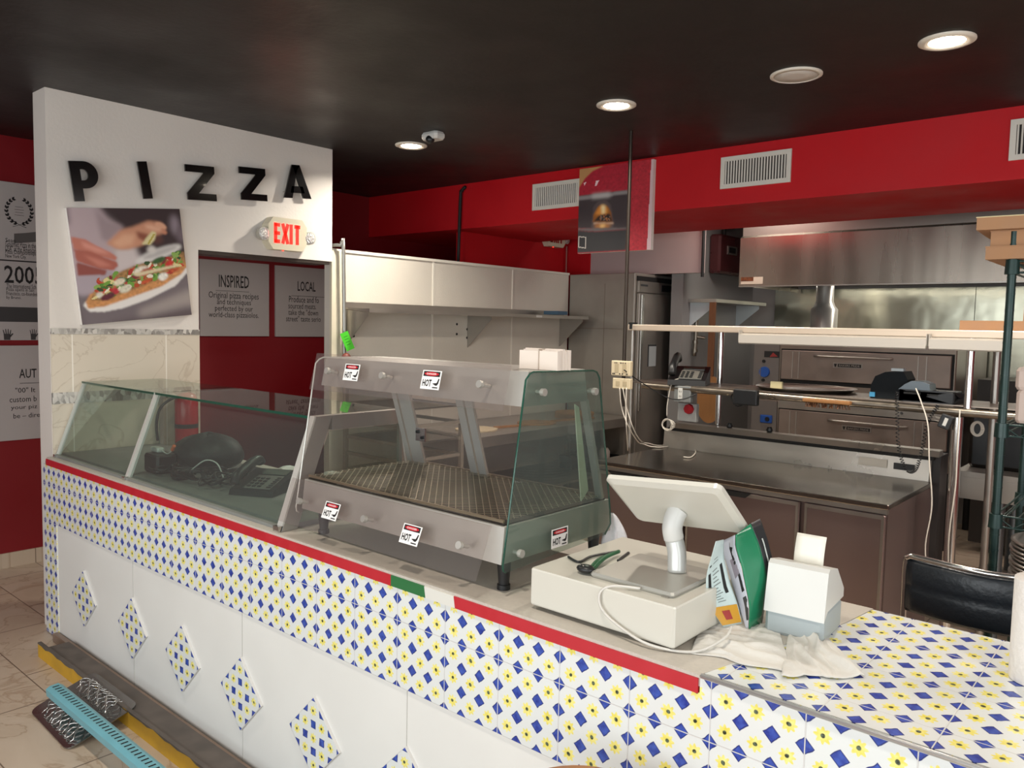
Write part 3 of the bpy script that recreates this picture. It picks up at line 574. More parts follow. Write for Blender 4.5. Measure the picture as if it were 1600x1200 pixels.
# ================================================================ SERVICE COUNTER
FY = 1.533; ZT = .955
tf = tile_mat('painted_tile_front', (0, 2), -1.597, .615, .203, .2015); tb = tile_mat('painted_tile_top', (0, 1), -.571, 1.965, .2035, .203)
tl_ = tile_mat('painted_tile_lozenge', (0, 2), 0, 0, .2, .2)
wpan = mat('white_counter_panel', 'DFDED9', .45, noise=.025, nscale=3)
t = Thing('service_counter', 'long tiled service counter with blue and yellow hand-painted tiles and white panel', 'counter', (-2.4, 1.9, 0))
t.part('counter_body', boxes((-4.62, XW+.002, FY+.012, 1.564, 0, .93), (XW+.0101, .95, FY+.012, 2.22, 0, .93)), mat('counter_back', '5C4A42', .6))
m = MB(); m.box(-4.62, -.776, FY, FY+.0115, .615, .917, ); m.box(-4.62, -4.45, FY, FY+.0115, 0.005, .615); m.box(-.776, .95, FY, FY+.0115, .615, .951)
t.part('tile_facing', m, tf)
t.part('white_panel', MB().box(-4.45, .95, FY+.004, FY+.0115, .03, .615), wpan)
m = MB()
for x in (-2.64, -1.72, -3.56): m.box(x-.0012, x+.0012, FY+.003, FY+.005, .03, .615)
t.part('panel_joint', m, mat('joint_grey', 'B4B2AC', .6))
RED = mat('red_trim_paint', 'B5202C', .45, noise=.04, nscale=20); GRN = mat('green_trim_paint', '27693A', .45); WHT = mat('white_trim_paint', 'D6D4CC', .45)
xg, xw, xr = AY(612, 901, FY).x, AY(664, 919, FY).x, AY(710, 935, FY).x
def strip(x0, x1, s0=0, s1=0): return MB().prism([(x0+s0, FY-.004, .916), (x1+s1, FY-.004, .916), (x1, FY-.004, .949), (x0, FY-.004, .949)], (0, .008, 0))
t.part('trim_strip', strip(XW+.006, xg), RED, 'long red painted strip'); t.part('trim_strip', strip(xg+.0005, xw, 0, .006), GRN, 'green painted strip')
t.part('trim_strip', strip(xw+.0005, xr, .006, .006), WHT, 'white painted strip'); t.part('trim_strip', strip(xr+.0005, -.779, .006), RED, 'red painted strip at right')
m = MB().tube([(-.772, FY-.002, .957), (.95, FY-.002, .957)], .0055, 8, 1); m.box(-.776, .95, FY-.003, FY+.02, .951, .9535); t.part('chrome_edge', m, mat('bright_edge_trim', 'C8C8C6', .28, .6))
gx = [(-.776, FY+.016), (.95, FY+.016), (.95, 2.23), (-.63, 2.23), (-.650, 2.073)]
t.part('tiled_bar_top', MB().prism([(x, y, .956) for x, y in gx], (0, 0, -.024)), tb)
lz = []
for x, z in ((-4.10, .309), (-3.56, .305), (-3.095, .304), (-2.64, .303), (-2.177, .303), (-1.717, .303), (-1.255, .303), (-.795, .303)):
    if lz: o = lz[0].copy(); C.objects.link(o)
    else:
        m = MB().box(0, .2, -.010, 0, 0, .2); o = link('lozenge_tile', m, [tl_])
    o.parent = t.o; o.rotation_euler = (0, R(-45), 0); o.location = Vector((x, FY+.0038, z-.1414))-t.loc; lz.append(o)
gran = mat('beige_granite', 'BFB8AD', .38, noise=.08, nscale=130)
one('granite_countertop', MB().prism([(x, y, .957) for x, y in ((XW+.006, FY), (-.777, FY), (-.6515, 2.073), (-.6315, 2.235), (XW+.006, 2.235))], (0, 0, -.026)), gran, 'speckled beige granite worktop along the counter', 'worktop')
one('base_ledge', MB().box(-4.45, .95, 1.503, FY-.001, 0, .045, .004), mat('brown_ledge_tile', '8A7566', .4, noise=.2, nscale=6), 'narrow brown tile ledge at the foot of the counter', 'ledge')

# ================================================================ CURVED-FREE DELI CASE (left)
ZD = .957
t = Thing('deli_display_case', 'long low glass deli case with sloped front, on the left of the counter', 'display case', (-3.5, 1.85, ZD))
x0, xm, x1 = -4.545, -3.695, -2.425; zt = 1.352
def fy(z): return 1.575+(z-ZD)/(zt-ZD)*.145
t.part('base_tray', boxes((x0, x1, 1.60, 2.12, ZD, ZD+.018), (x0, x1, 1.565, 1.60, ZD, ZD+.012)), mat('case_base_grey', '7F807C', .45, noise=.1, nscale=6))
for a, b in ((x0+.008, xm-.014), (xm+.014, x1-.02)):
    t.part('front_glass', MB().prism([(a, fy(ZD+.02), ZD+.014), (a, fy(zt)-.002, zt-.012), (a, fy(zt)+.004, zt-.012), (a, fy(ZD+.02)+.006, ZD+.014)], (b-a, 0, 0)), glassd)
    m = MB(); m.box(a-.004, b+.004, fy(zt)-.012, 2.14, zt-.008, zt); p = t.part('top_glass', m, glassg)
    m = MB().box(a-.004, b+.004, fy(zt)-.016, fy(zt)-.0125, zt-.009, zt+.001); t.part('glass_edge', m, glasse, parent=p)
def post(x, w, d, m_):
    return MB().prism([(x-w/2, fy(ZD)-.01, ZD+.001), (x-w/2, fy(zt)-.01, zt-.002), (x-w/2, fy(zt)+d, zt-.002), (x-w/2, fy(ZD)+d, ZD+.001)], (w, 0, 0))
alu = mat('aluminium_profile', 'CDCDC6', .35, .35)
t.part('corner_post', post(x0+.004, .010, .012, 0), alu)
mp_ = t.part('middle_post', boxes(), alu) if False else t.part('middle_post', post(xm, .022, .014, 0), alu)
t.part('end_post', MB().prism([(x1-.018, fy(ZD)-.018, ZD+.001), (x1-.018, fy(zt)-.02, zt+.004), (x1-.018, fy(zt)+.05, zt+.004), (x1-.018, fy(ZD)+.045, ZD+.001)], (.034, 0, 0)), mat('satin_steel_post', 'A6A39C', .38, .55))
t.part('post_cap', MB().prism([(x1-.018, fy(ZD)-.0225, ZD+.001), (x1-.018, fy(zt)-.0245, zt+.004), (x1-.018, fy(zt)-.0205, zt+.004), (x1-.018, fy(ZD)-.0185, ZD+.001)], (.030, 0, 0)), alu)
t.part('end_beam', MB().box(x1-.018, x1+.016, fy(zt)+.05, 2.14, zt-.05, zt+.004), MATS['satin_steel_post'])
for bb in ((x1-.018, x1+.016, 2.11, 2.14, ZD, zt-.05), (x0, x0+.02, 2.12, 2.14, ZD, zt-.008)): t.part('rear_post', MB().box(*bb), MATS['satin_steel_post'])
t.part('end_glass', MB().prism([(x1-.004, fy(ZD)+.05, ZD+.02), (x1-.004, fy(zt)+.052, zt-.055), (x1-.004, 2.105, zt-.055), (x1-.004, 2.105, ZD+.02)], (.005, 0, 0)), glassg)
for bb in ((x1-.022, x1+.012, fy(ZD)-.03, fy(ZD)-.0, ZD, ZD+.02), (xm-.014, xm+.014, fy(ZD)-.018, fy(ZD), ZD, ZD+.016), (x0, x0+.02, fy(ZD)-.018, fy(ZD), ZD, ZD+.016)): t.part('foot_bracket', MB().box(*bb), chrome)
# things kept inside the deli case
ZI = ZD+.019
def desk_phone(name, loc, rz, label, face='phone_face', big=False):
    t = Thing(name, label, 'telephone', loc, rz, group='black desk telephones', local=True)
    m = MB().prism([(-.10, -.11, 0), (-.10, .11, 0), (-.10, .11, .075), (-.10, -.10, .022)], (.20, 0, 0)); t.part('phone_body', m, blk)
    m = MB(); m.smooth = True
    m.tube([(-.078, -.10, .045), (-.078, -.08, .075), (-.078, -.02, .095), (-.078, .04, .112), (-.078, .09, .115), (-.078, .105, .10)], .021, 10, 4); t.part('handset', m, blk)
    sl = .053/.21; z = lambda y: .022+(y+.10)*sl+.0015
    m = MB().prism([(-.045, -.085, z(-.085)), (.075, -.085, z(-.085)), (.075, .035, z(.035)), (-.045, .035, z(.035))], (0, 0, .003)); fp = t.part('key_panel', m, mat('phone_silver_face', 'A59C8E' if big else '6E6C66', .4))
    m = MB()
    for i in range(3):
        for j in range(4): x = -.03+i*.024; y = -.07+j*.024; m.box(x-.007, x+.007, y-.007, y+.007, z(y)+.001, z(y)+.007)
    for j in range(6): y = -.075+j*.018; m.box(.055, .072, y-.005, y+.005, z(y)+.001, z(y)+.006)
    t.part('keys', m, blkm, parent=fp)
    t.part('display', MB().prism([(-.04, .05, z(.05)), (.075, .05, z(.05)), (.075, .095, z(.095)), (-.04, .095, z(.095))], (0, 0, .003)), mat('lcd_grey', '4A5048', .2))
    return t
desk_phone('desk_phone', (-2.98, 1.84, ZI), R(28), 'black desk telephone lying inside the deli case at its right end')
m = MB(); m.smooth = True; m.ball((-3.62, 1.93, ZI+.085), .20, .15, .086, 20, 12, lambda t, p: 1+.06*math.sin(3*t)+.05*math.sin(5*t+2*p))
one('black_bag', m, mat('black_nylon', '1C1E1F', .55, noise=.2, nscale=20, bump=.3, bscale=20), 'rounded black nylon bag inside the deli case', 'bag')
t = Thing('power_adapter', 'white power adapter with orange plug resting on black cables in the deli case', 'adapter', (-3.72, 1.73, ZI+.10))
t.part('adapter_body', MB().box(-3.77, -3.69, 1.715, 1.75, ZI+.09, ZI+.112, .006), whp); t.part('cord', MB().tube([(-3.69, 1.735, ZI+.1), (-3.64, 1.74, ZI+.09), (-3.59, 1.74, ZI+.115)], .0025, 6), whp)
t.part('orange_plug', MB().cyl((-3.595, 1.74, ZI+.112), (-3.575, 1.74, ZI+.135), .008), mat('orange_plastic', 'D8693A', .5))
m = MB()
for k in range(9):
    x = -3.74+k*.06; m.tube([(x+rs.uniform(-.1, .1), 1.66+rs.uniform(0, .25), ZI+.006+rs.uniform(0, .05)) for q in range(6)], .0045, 6, 5)
m.box(-3.76, -3.62, 1.68, 1.78, ZI, ZI+.088, .01); m.box(-3.5, -3.42, 1.68, 1.76, ZI, ZI+.05, .01)
tag(link('black_cable_heap', m, blk), 'tangled heap of black cables and chargers inside the deli case', 'cables', kind='stuff')
m = MB()
for k in range(8):
    m.tube([(-3.35+.03*k+rs.uniform(-.05, .05), 1.70+rs.uniform(-.03, .22), ZI+.005+rs.uniform(0, .06)) for q in range(5)], .005, 6, 5)
m.box(-3.30, -3.14, 1.86, 1.98, ZI, ZI+.05, .01)
tag(link('black_cable_heap', m, blk), 'tangle of black cords between the bag and the phone in the deli case', 'cables', kind='stuff')
one('white_cable', MB().tube([(-3.42, 1.74, ZI+.04), (-3.33, 1.76, ZI+.095), (-3.24, 1.77, ZI+.09), (-3.2, 1.78, ZI+.02)], .003, 6), whp, 'white cable arching over the black cords in the deli case', 'cable')
t = Thing('card_box', 'small white box with dark slot inside the deli case behind the phone', 'box', (-2.74, 2.03, ZI)); t.part('box_body', MB().box(-2.80, -2.69, 2.01, 2.06, ZI, ZI+.085, .005), whp); t.part('slot', MB().box(-2.78, -2.71, 2.007, 2.0102, ZI+.045, ZI+.055), blk)
m = MB(); m.grid(lambda u, v: (-3.12+u*.12, 1.985+v*.10, ZI+.055+.012*math.sin(u*5+v*3)), 8, 8, .001); one('paper_sheet', m, whp, 'white sheet of paper behind the phone in the deli case', 'paper')
# fire extinguisher on the pizza wall
t = Thing('fire_extinguisher', 'red fire extinguisher with grey hose on the wall behind the deli case', 'fire extinguisher', (XW+.075, 2.265, .960))
t.part('cylinder', MB().lathe((XW+.075, 2.265, .960), [(.055, 0), (.065, .01), (.065, .26), (.05, .295), (.02, .31)]), mat('extinguisher_red', 'A8141C', .25))
t.part('label_band', MB().lathe((XW+.075, 2.265, .960), [(.0655, .10), (.0655, .125)]), blkm); t.part('valve', boxes((XW+.055, XW+.095, 2.245, 2.285, 1.265, 1.285), (XW+.06, XW+.09, 2.20, 2.29, 1.286, 1.30)), dgrey)
t.part('hose', MB().tube([(XW+.075, 2.25, 1.235), (XW+.09, 2.18, 1.24), (XW+.10, 2.10, 1.19), (XW+.09, 2.08, 1.10), (XW+.08, 2.09, 1.0)], .008, 8), dgrey); t.part('wall_bracket', MB().box(XW+.0085, XW+.011, 2.24, 2.29, .98, 1.15), dgrey)

# ================================================================ HEATED DISPLAY CASE
ZL = ZD
X0, X1 = -2.352, -1.415
t = Thing('heated_display_case', 'stainless heated merchandiser with clear panels and wire mesh floor on the counter', 'display case', (-1.9, 1.86, ZL))
def ffy(z, o=0): return 1.672-(1.58-z)*.245+o     # sloping front plane
fs = mat('satin_steel', 'B9B6AF', .4, .55, noise=.08, nscale=3, bump=.02, bscale=5)
t.part('heated_base', MB().prism([(X0, 1.60, 1.045), (X0, 1.612, 1.148), (X0, 2.12, 1.148), (X0, 2.13, 1.045)], (X1-X0, 0, 0)), fs)
lp = t.part('leg', MB().cyl((-2.30, 1.655, 1.045), (-2.30, 1.655, ZL+.014), .021, .015, 16).cyl((-2.30, 1.655, ZL+.014), (-2.30, 1.655, ZL), .019, n=16), blk)
for x, y in ((-1.452, 1.655), (-2.30, 2.09), (-1.452, 2.09)):
    o = lp.copy(); C.objects.link(o); o.parent = t.o; o.location = (x+2.30, y-1.655, 0)
t.part('dark_pan', MB().box(X0+.01, X1-.01, 1.62, 2.11, 1.1485, 1.152), mat('pan_dark', '2B2622', .5, .5))
m = MB(); xa, xb, ya, yb, z = X0+.012, X1-.012, 1.622, 2.105, 1.162; sp = .0165
k = 0; L_ = yb-ya
x = xa-L_; z = 1.162; sp = .029
while x < xb:
    for s in (1, -1):
        p0, p1 = (x, ya), (x+L_, yb)
        if s < 0: p0, p1 = (x, yb), (x+L_, ya)
        a, b = Vector(p0), Vector(p1); d = b-a; t0 = max(0, (xa-a.x)/d.x); t1 = min(1, (xb-a.x)/d.x)
        if t1-t0 > .02:
            a2, b2 = a+d*t0, a+d*t1; n = Vector((-d.y, d.x)).normalized()*.0012; zz = z+(.0008 if s > 0 else 0)
            m.quad((a2.x+n.x, a2.y+n.y, zz), (a2.x-n.x, a2.y-n.y, zz), (b2.x-n.x, b2.y-n.y, zz), (b2.x+n.x, b2.y+n.y, zz), .0010)
    x += sp
for a in (ya, yb): m.box(xa, xb, a-.003, a+.003, z-.006, z+.002)
t.part('mesh_grate', m, mat('mesh_metal', 'A89C86', .3, .85))
t.part('lamp_canopy', MB().prism([(X0, ffy(1.47, .035), 1.475), (X0, ffy(1.575, .030), 1.572), (X0, 1.965, 1.572), (X0, 1.985, 1.475)], (X1-X0, 0, 0)), fs)
t.part('canopy_plate', MB().box(X0+.2, X0+.31, ffy(1.495, .033), ffy(1.495, .033)+.003, 1.478, 1.512), dgrey) if False else None
def slab(xa, xb, za, zb, oa, ob, th=.005):
    return MB().prism([(xa, ffy(za, oa), za), (xa, ffy(zb, ob), zb), (xa, ffy(zb, ob)+th, zb), (xa, ffy(za, oa)+th, za)], (xb-xa, 0, 0))
up = t.part('upper_front_panel', slab(X0-.01, X1-.04, 1.462, 1.588, -.006, -.006), plexi)
# lower panel flares forward
zl0, zl1 = 1.008, 1.150
def lfy(z): return 1.588-(zl1-z)*.42
t.part('lower_front_panel', MB().prism([(X0-.04, lfy(zl0), zl0), (X0-.04, lfy(zl1), zl1), (X0-.04, lfy(zl1)+.005, zl1), (X0-.04, lfy(zl0)+.005, zl0)], (X1-.03-X0+.04, 0, 0)), plexi)
def knob(x, y, z, d, back=.035):
    d = Vector(d).normalized(); p = Vector((x, y, z)); return t.part('panel_knob', MB().cyl(p-d*back, p, .006, n=10).cyl(p, p+d*.012, .011, n=16), fs)
for x in (-2.27, -1.98, -1.55): knob(x, ffy(1.53, -.007), 1.53, (0, -1, .2))
for x in (-2.30, -1.95, -1.53): knob(x, lfy(1.085)-.001, 1.085, (0, -1, .3), .03)
def side(x, gl):
    pf = [(1.590, 1.035), (1.600, 1.028), (2.075, 1.045), (2.105, 1.075), (2.10, 1.12), (2.02, 1.545), (2.005, 1.563), (1.985, 1.568), (1.70, 1.572), (1.683, 1.566), (1.668, 1.552), (1.588, 1.05)]
    p = t.part('side_glass', MB().prism([(x, a, b) for a, b in pf], (.006, 0, 0)), gl, 'green tinted end glass' if x > -2 else None)
    m = MB().tube([(x+.003, a, b) for a, b in pf[2:]+pf[:2]], .0028, 6, 1); t.part('glass_edge', m, glasse if x > -2 else alu, parent=p); return p
sg = side(X1+.014, glassd); side(X0-.02, plexi)
for y, z in ((1.735, 1.515), (1.985, 1.505), (1.652, 1.072)): knob(X1+.0205, y, z, (1, 0, 0), .02)
t.part('door_track', MB().prism([(X1+.008, 1.905, 1.47), (X1+.008, 1.925, 1.46), (X1+.008, 1.985, 1.20), (X1+.008, 1.95, 1.17)], (.004, 0, 0)), mat('pale_bracket', 'B4B59F', .45))
def bpost(xa, xb, th=.012): # rear frame leaning like the glass
    return MB().prism([(xa, 1.985, 1.475), (xb, 1.985, 1.475), (xb, 2.085, 1.152), (xa, 2.085, 1.152)], (0, th, .003))
for xa, xb in ((X0+.005, X0+.03), (X0+.04, X0+.105), (-2.0, -1.965), (-1.955, -1.92), (X1-.03, X1-.005)): t.part('rear_post', bpost(xa, xb), fs)
t.part('rear_door', MB().prism([(X0+.11, 1.99, 1.472), (-2.005, 1.99, 1.472), (-2.005, 2.088, 1.156), (X0+.11, 2.088, 1.156)], (0, .004, .001)), plexi)
t.part('rear_door', MB().prism([(-1.915, 1.99, 1.472), (X1-.035, 1.99, 1.472), (X1-.035, 2.088, 1.156), (-1.915, 2.088, 1.156)], (0, .004, .001)), plexi)
hx = X0+.125; h = t.part('door_latch', boxes((hx-.02, hx+.03, 2.035, 2.042, 1.255, 1.305)), chrome); t.part('latch_screw', MB().cyl((hx-.008, 2.034, 1.29), (hx-.008, 2.028, 1.29), .006).cyl((hx+.018, 2.034, 1.27), (hx+.018, 2.028, 1.27), .006), blk, parent=h)
STR_W = mat('sticker_white', 'EDEBE8', .4); STR_R = mat('sticker_red', 'C41E2C', .4)
def sticker(o, U, V, w=.075, h=.052):
    o, U, V = Vector(o), Vector(U).normalized(), Vector(V).normalized(); N_ = U.cross(V); P = lambda a, b, k=0: o+U*w*a+V*h*b+N_*k
    p = t.part('hot_sticker', MB().prism([P(0, 0, .0006), P(1, 0, .0006), P(1, 1, .0006), P(0, 1, .0006)], N_*.0006), STR_W)
    t.part('sticker_header', MB().prism([P(.06, .68, .0013), P(.94, .68, .0013), P(.94, .95, .0013), P(.06, .95, .0013)], N_*.0004), INK, parent=p)
    t.part('danger_oval', MB().prism([P(.5+.38*math.cos(a), .815+.10*math.sin(a), .0018) for a in [2*math.pi*i/20 for i in range(20)]], N_*.0004), STR_R, parent=p)
    text('sticker_lettering', 'DANGER', P(.24, .77, .0022), U, V, w*.52, h*.09, STR_W, .01, .0004, p, t)
    text('sticker_lettering', 'HOT', P(.08, .14, .0013), U, V, w*.48, h*.38, INK, .03, .0004, p, t)
    t.part('burn_symbol', MB().prism([P(a, b, .0014) for a, b in ((.62, .32), (.66, .28), (.76, .34), (.84, .36), (.90, .60), (.95, .58), (.92, .32), (.86, .22), (.78, .22))], N_*.0004).prism([P(a, b, .0014) for a, b in ((.64, .08), (.92, .08), (.92, .14), (.64, .14))], N_*.0004), INK, parent=p)
vd = (0, ffy(1.58)-ffy(1.46), .12); vl = (0, lfy(zl1)-lfy(zl0), zl1-zl0)
sticker((-2.185, ffy(1.505, -.0065), 1.505), (1, 0, 0), vd, .078, .056); sticker((-1.80, ffy(1.502, -.0065), 1.502), (1, 0, 0), vd, .082, .058)
sticker((-2.165, lfy(1.055)-.0005, 1.055), (1, 0, 0), vl, .078, .056); sticker((-1.775, lfy(1.05)-.0005, 1.05), (1, 0, 0), vl, .080, .058)
sticker((X1+.0215, 1.793, 1.055), (0, 1, 0), (0, 0, 1), .078, .056)
HOTCASE = t
# napkin bundle on top
t = Thing('receipt_bundle', 'small bundle of white order slips on top of the heated case', 'paper', (-1.45, 1.85, 1.573))
for k in range(5):
    t.part('paper_stack', MB().box(-1.535+.004*(k % 2), -1.392-.003*k % .004, 1.80+k*.013, 1.812+k*.013, 1.573, 1.628+.003*(k % 3)), mat('aged_paper', 'D9CDC2', .8))
t.part('elastic_band', MB().box(-1.462, -1.459, 1.798, 1.868, 1.5735, 1.634), mat('tan_band', 'A99A8C', .8))

# ================================================================ POINT OF SALE
ZG = .957
t = Thing('cash_drawer', 'white cash drawer standing at the right end of the granite worktop', 'cash drawer', (-1.09, 1.81, ZG))
t.part('drawer_housing', MB().box(-1.30, -.872, 1.588, 2.025, ZG+.012, 1.066, .004), whc)
t.part('rubber_foot', boxes((-1.26, -1.23, 1.62, 1.65, ZG, ZG+.012), (-.94, -.91, 1.62, 1.65, ZG, ZG+.012), (-1.26, -1.23, 1.96, 1.99, ZG, ZG+.012), (-.94, -.91, 1.96, 1.99, ZG, ZG+.012)), blk)
t.part('lock', MB().box(-.935, -.915, 1.632, 1.645, 1.0665, 1.068), mat('lock_grey', '8F8A80', .5))
t = Thing('register_stand', 'white swivel tablet register on a grey base plate, on top of the cash drawer', 'cash register', (-1.02, 1.76, 1.0665))
zb = 1.0665
m = MB().box(-1.145, -.905, 1.635, 1.872, zb, zb+.013, .006); t.part('base_plate', m, mat('plate_satin', 'A9A79F', .35, .35)); 
SC = ((-.995, 1.796, 1.249), (.997, .034, .062), (-.013, -.77, .638), (.32, .22))
ctr = Vector(SC[0]); Un = Vector(SC[1]).normalized(); Vn = Vector(SC[2]).normalized(); sw, sh = SC[3]
Nf = Un.cross(Vn)      # towards the back cover (camera side)
neck_top = ctr-Nf*.0+Vn*(-.02)
m = MB(); m.tube([(-.985, 1.795, zb+.012), (-.990, 1.80, zb+.06), (-1.0, 1.80, zb+.095)], .024, 16, 5); t.part('neck_lower', m, mat('satin_white_metal', 'C4C5C2', .3, .3))
m = MB(); m.tube([(-1.0, 1.80, zb+.095), (-1.003, 1.795, zb+.125), tuple(neck_top*.5+Vector((-1.005, 1.795, zb+.14))*.5), tuple(neck_top)], .026, 16, 5); t.part('neck_upper', m, whp)
def rrect(c, w, h, r, n=5):
    out = []
    for sx, sy, a0 in ((1, 1, 0), (-1, 1, 90), (-1, -1, 180), (1, -1, 270)):
        for i in range(n+1): a = R(a0+90*i/n); out.append(c+Un*(sx*(w/2-r)+r*math.cos(a))+Vn*(sy*(h/2-r)+r*math.sin(a)))
    return out
m = MB(); a = rrect(ctr+Nf*.008, sw-.03, sh-.03, .012); b = rrect(ctr, sw, sh, .016); c_ = rrect(ctr-Nf*.012, sw, sh, .016); n = len(a)
m.add(a+b+c_, [tuple(range(n)), tuple(range(3*n-1, 2*n-1, -1))]+[(k*n+n+i, k*n+n+(i+1) % n, k*n+(i+1) % n, k*n+i) for k in (0, 1) for i in range(n)])
sp_ = t.part('tablet_housing', m, whc)
d_ = rrect(ctr-Nf*.0125, sw-.03, sh-.03, .01); t.part('touch_screen', MB().add(d_+[p-Nf*.0008 for p in d_], [tuple(range(n)), tuple(range(2*n-1, n-1, -1))]+[(i, i+n, (i+1) % n+n, (i+1) % n) for i in range(n)]), mat('black_screen', '0A0B0D', .1), parent=sp_)
one('register_cable', MB().tube([(-.99, 1.628, 1.074), (-1.05, 1.60, 1.0725), (-1.075, 1.583, 1.055), (-1.068, 1.578, 1.02), (-1.02, 1.578, .99), (-.93, 1.575, .968), (-.84, 1.62, .963), (-.80, 1.69, .985), (-.805, 1.74, 1.0)], .0032, 8), mat('cable_grey_white', 'C8C4BC', .45), 'thin white cable looping down over the front of the cash drawer', 'cable')
t = Thing('pruning_shears', 'green handled cutter with black head on the cash drawer', 'cutter', (-1.2, 1.72, 1.067))
m = MB(); m.smooth = True; A_ = AZ(915, 889, 1.078); B_ = AZ(965, 864, 1.075)
m.ball((A_.x, A_.y, 1.079), .026, .02, .011, 14, 8); t.part('cutter_head', m, blk)
for q in (-.008, .006): t.part('handle', MB().tube([(A_.x+.015, A_.y+q, 1.076), (A_.x*.5+B_.x*.5, A_.y*.5+B_.y*.5+q*2.2, 1.082), (B_.x, B_.y+q, 1.078)], .0055, 8), mat('handle_green', '1E5A38', .35))
t.part('rivets', MB().cyl((A_.x-.012, A_.y-.006, 1.088), (A_.x-.012, A_.y-.006, 1.0905), .002).cyl((A_.x+.0, A_.y-.01, 1.088), (A_.x, A_.y-.01, 1.0905), .002), chrome)
P_ = [AZ(888, 870, 1.07), AZ(905, 878, 1.07), AZ(925, 869, 1.072), AZ(962, 862, 1.07)]
one('black_strap', MB().tube(P_, .0035, 6), blk, 'thin black strap lying behind the green cutter', 'strap')
p, q = AZ(966, 876, 1.069), AZ(982, 864, 1.069); one('black_pen', MB().tube([p, p*.5+q*.5, q], .0042, 8), blk, 'short black stick beside the green handles', 'pen')

# cloths
def cloth(name, corners, z0, label, amp, seed, fol):
    r_ = np.random.default_rng(seed); a, b, c, d = [Vector((*p, 0)) for p in corners]; ph = r_.uniform(0, 6, 8)
    def fn(u, v):
        p = (a*(1-u)+b*u)*(1-v)+(d*(1-u)+c*u)*v; e = min(u, 1-u, v, 1-v)
        h = 0
        for k, (fu, fv, aa) in enumerate(fol): h += aa*(1-abs(math.sin(fu*u+fv*v+ph[k]+.8*math.sin(3*u+ph[k+1]))))**2
        return (p.x+.010*math.sin(9*v+ph[1])*e*3, p.y+.008*math.sin(11*u+ph[2])*(1 if e < .1 else .4), z0+.003+amp*h*min(1, .25+e*5))
    m = MB(); m.smooth = True; m.grid(fn, 60, 40, .0018); return one(name, m, mat('white_cloth', 'D2CFC8', .9, noise=.03, nscale=10, bump=.15, bscale=50), label, 'cloth')
g = lambda x, y: tuple(AZ(x, y, .97))[:2]
cloth('folded_cloth', (g(1082, 1012), g(1238, 1046), g(1216, 972), g(1098, 968)), .957, 'folded white cloth in front of the green menus', .020, 3, ((1.5, 5, .6), (2, 12, .35), (1, 19, .22), (6, 3, .2)))
cloth('crumpled_cloth', (g(1222, 1049), g(1350, 1052), g(1274, 972), g(1234, 978)), .957, 'crumpled white cloth over the tiles in front of the printer', .026, 9, ((5, 2.5, .55), (8, 6, .35), (12, 3, .25), (3, 9, .2)))
m = MB(); m.smooth = True; rr_ = np.random.default_rng(4); ph = rr_.uniform(0, 6, 6)
q = Vector((-1.415, 2.165, .957))
def bag(u, v):
    a = 2*math.pi*u; r = (.045*(1-v)**.6+.006)*(1+.22*math.sin(3*a+ph[0]+3*v)+.14*math.sin(7*a+ph[1]-4*v)); return (q.x+r*math.cos(a)-.02*v, q.y+r*math.sin(a), q.z+.001+.135*v)
m.grid(bag, 36, 16); one('plastic_bag', m, mat('translucent_white_plastic', 'D8D8DC', .35, bump=.5, bscale=30), 'crumpled white plastic bag between heated case and cash drawer', 'bag')

# menus: two folded cards standing up
def sheet(Lp, Rp, th=.0006, n=14):
    def ev(P, v):
        s = v*(len(P)-1); i = min(int(s), len(P)-2); f = s-i; return P[i]*(1-f)+P[i+1]*f
    m = MB(); m.smooth = True; m.grid(lambda u, v: ev(Lp, v)*(1-u)+ev(Rp, v)*u, 10, n, th); return m
def PY(l, Y0, Y1): n = len(l)-1; return [AY(x, y, Y0+(Y1-Y0)*i/n) for i, (x, y) in enumerate(l)]
Lg = PY([(1170, 990), (1171.5, 945), (1160, 889), (1149.5, 854), (1149.5, 836)], 1.842, 1.80)
Rg = PY([(1190, 975), (1199, 905), (1195, 884), (1186, 850), (1173, 818)], 1.91, 1.87)
Rd = PY([(1191, 975), (1204, 899), (1207, 873), (1200, 845), (1188, 810)], 1.93, 1.93)
Lw = PY([(1168.5, 990), (1155, 950), (1144, 913), (1129, 862), (1129, 845)], 1.838, 1.86)
t = Thing('green_menu', 'standing folded menu card with a glossy green face and black back', 'menu', tuple(Lg[0].xy)+(.957,))
t.part('green_page', sheet(Lg, Rg), mat('glossy_green_card', '1F7A55', .22)); t.part('dark_page', sheet(Rg, Rd), mat('black_card', '23272B', .35))
wp = t.part('white_page', sheet(Lw, [p+Vector((-.002, -.001, 0)) for p in Lg]), mat('pale_lilac_card', 'C6C8D2', .35))
def lerp(P, Q, u, v):
    f = lambda A, v: A[min(int(v*(len(A)-1)), len(A)-2)].lerp(A[min(int(v*(len(A)-1)), len(A)-2)+1], v*(len(A)-1)-min(int(v*(len(A)-1)), len(A)-2))
    return f(P, v).lerp(f(Q, v), u)
def decal(P, Q, us, vs, off): # patch on a sheet
    m = MB(); m.grid(lambda a, b: lerp(P, Q, us[0]+(us[1]-us[0])*a, vs[0]+(vs[1]-vs[0])*b)+Vector(off), 4, 8); return m
of = (0, -.0016, .0004)
for us, vs, mm in (((.55, .98), (.60, .90), blkm), ((.35, .75), (.50, .66), mat('photo_mauve', '8E8690', .5)), ((.60, .92), (.36, .50), INK), ((.55, .9), (.12, .32), dgrey)): t.part('printed_block', decal(Lw, Lg, us, vs, of), mm, parent=wp)
t.part('printed_lettering', decal(Rg, Rd, (.42, .56), (.42, .80), (.0015, -.002, 0)), mat('pale_print', 'B9C2BE', .5))
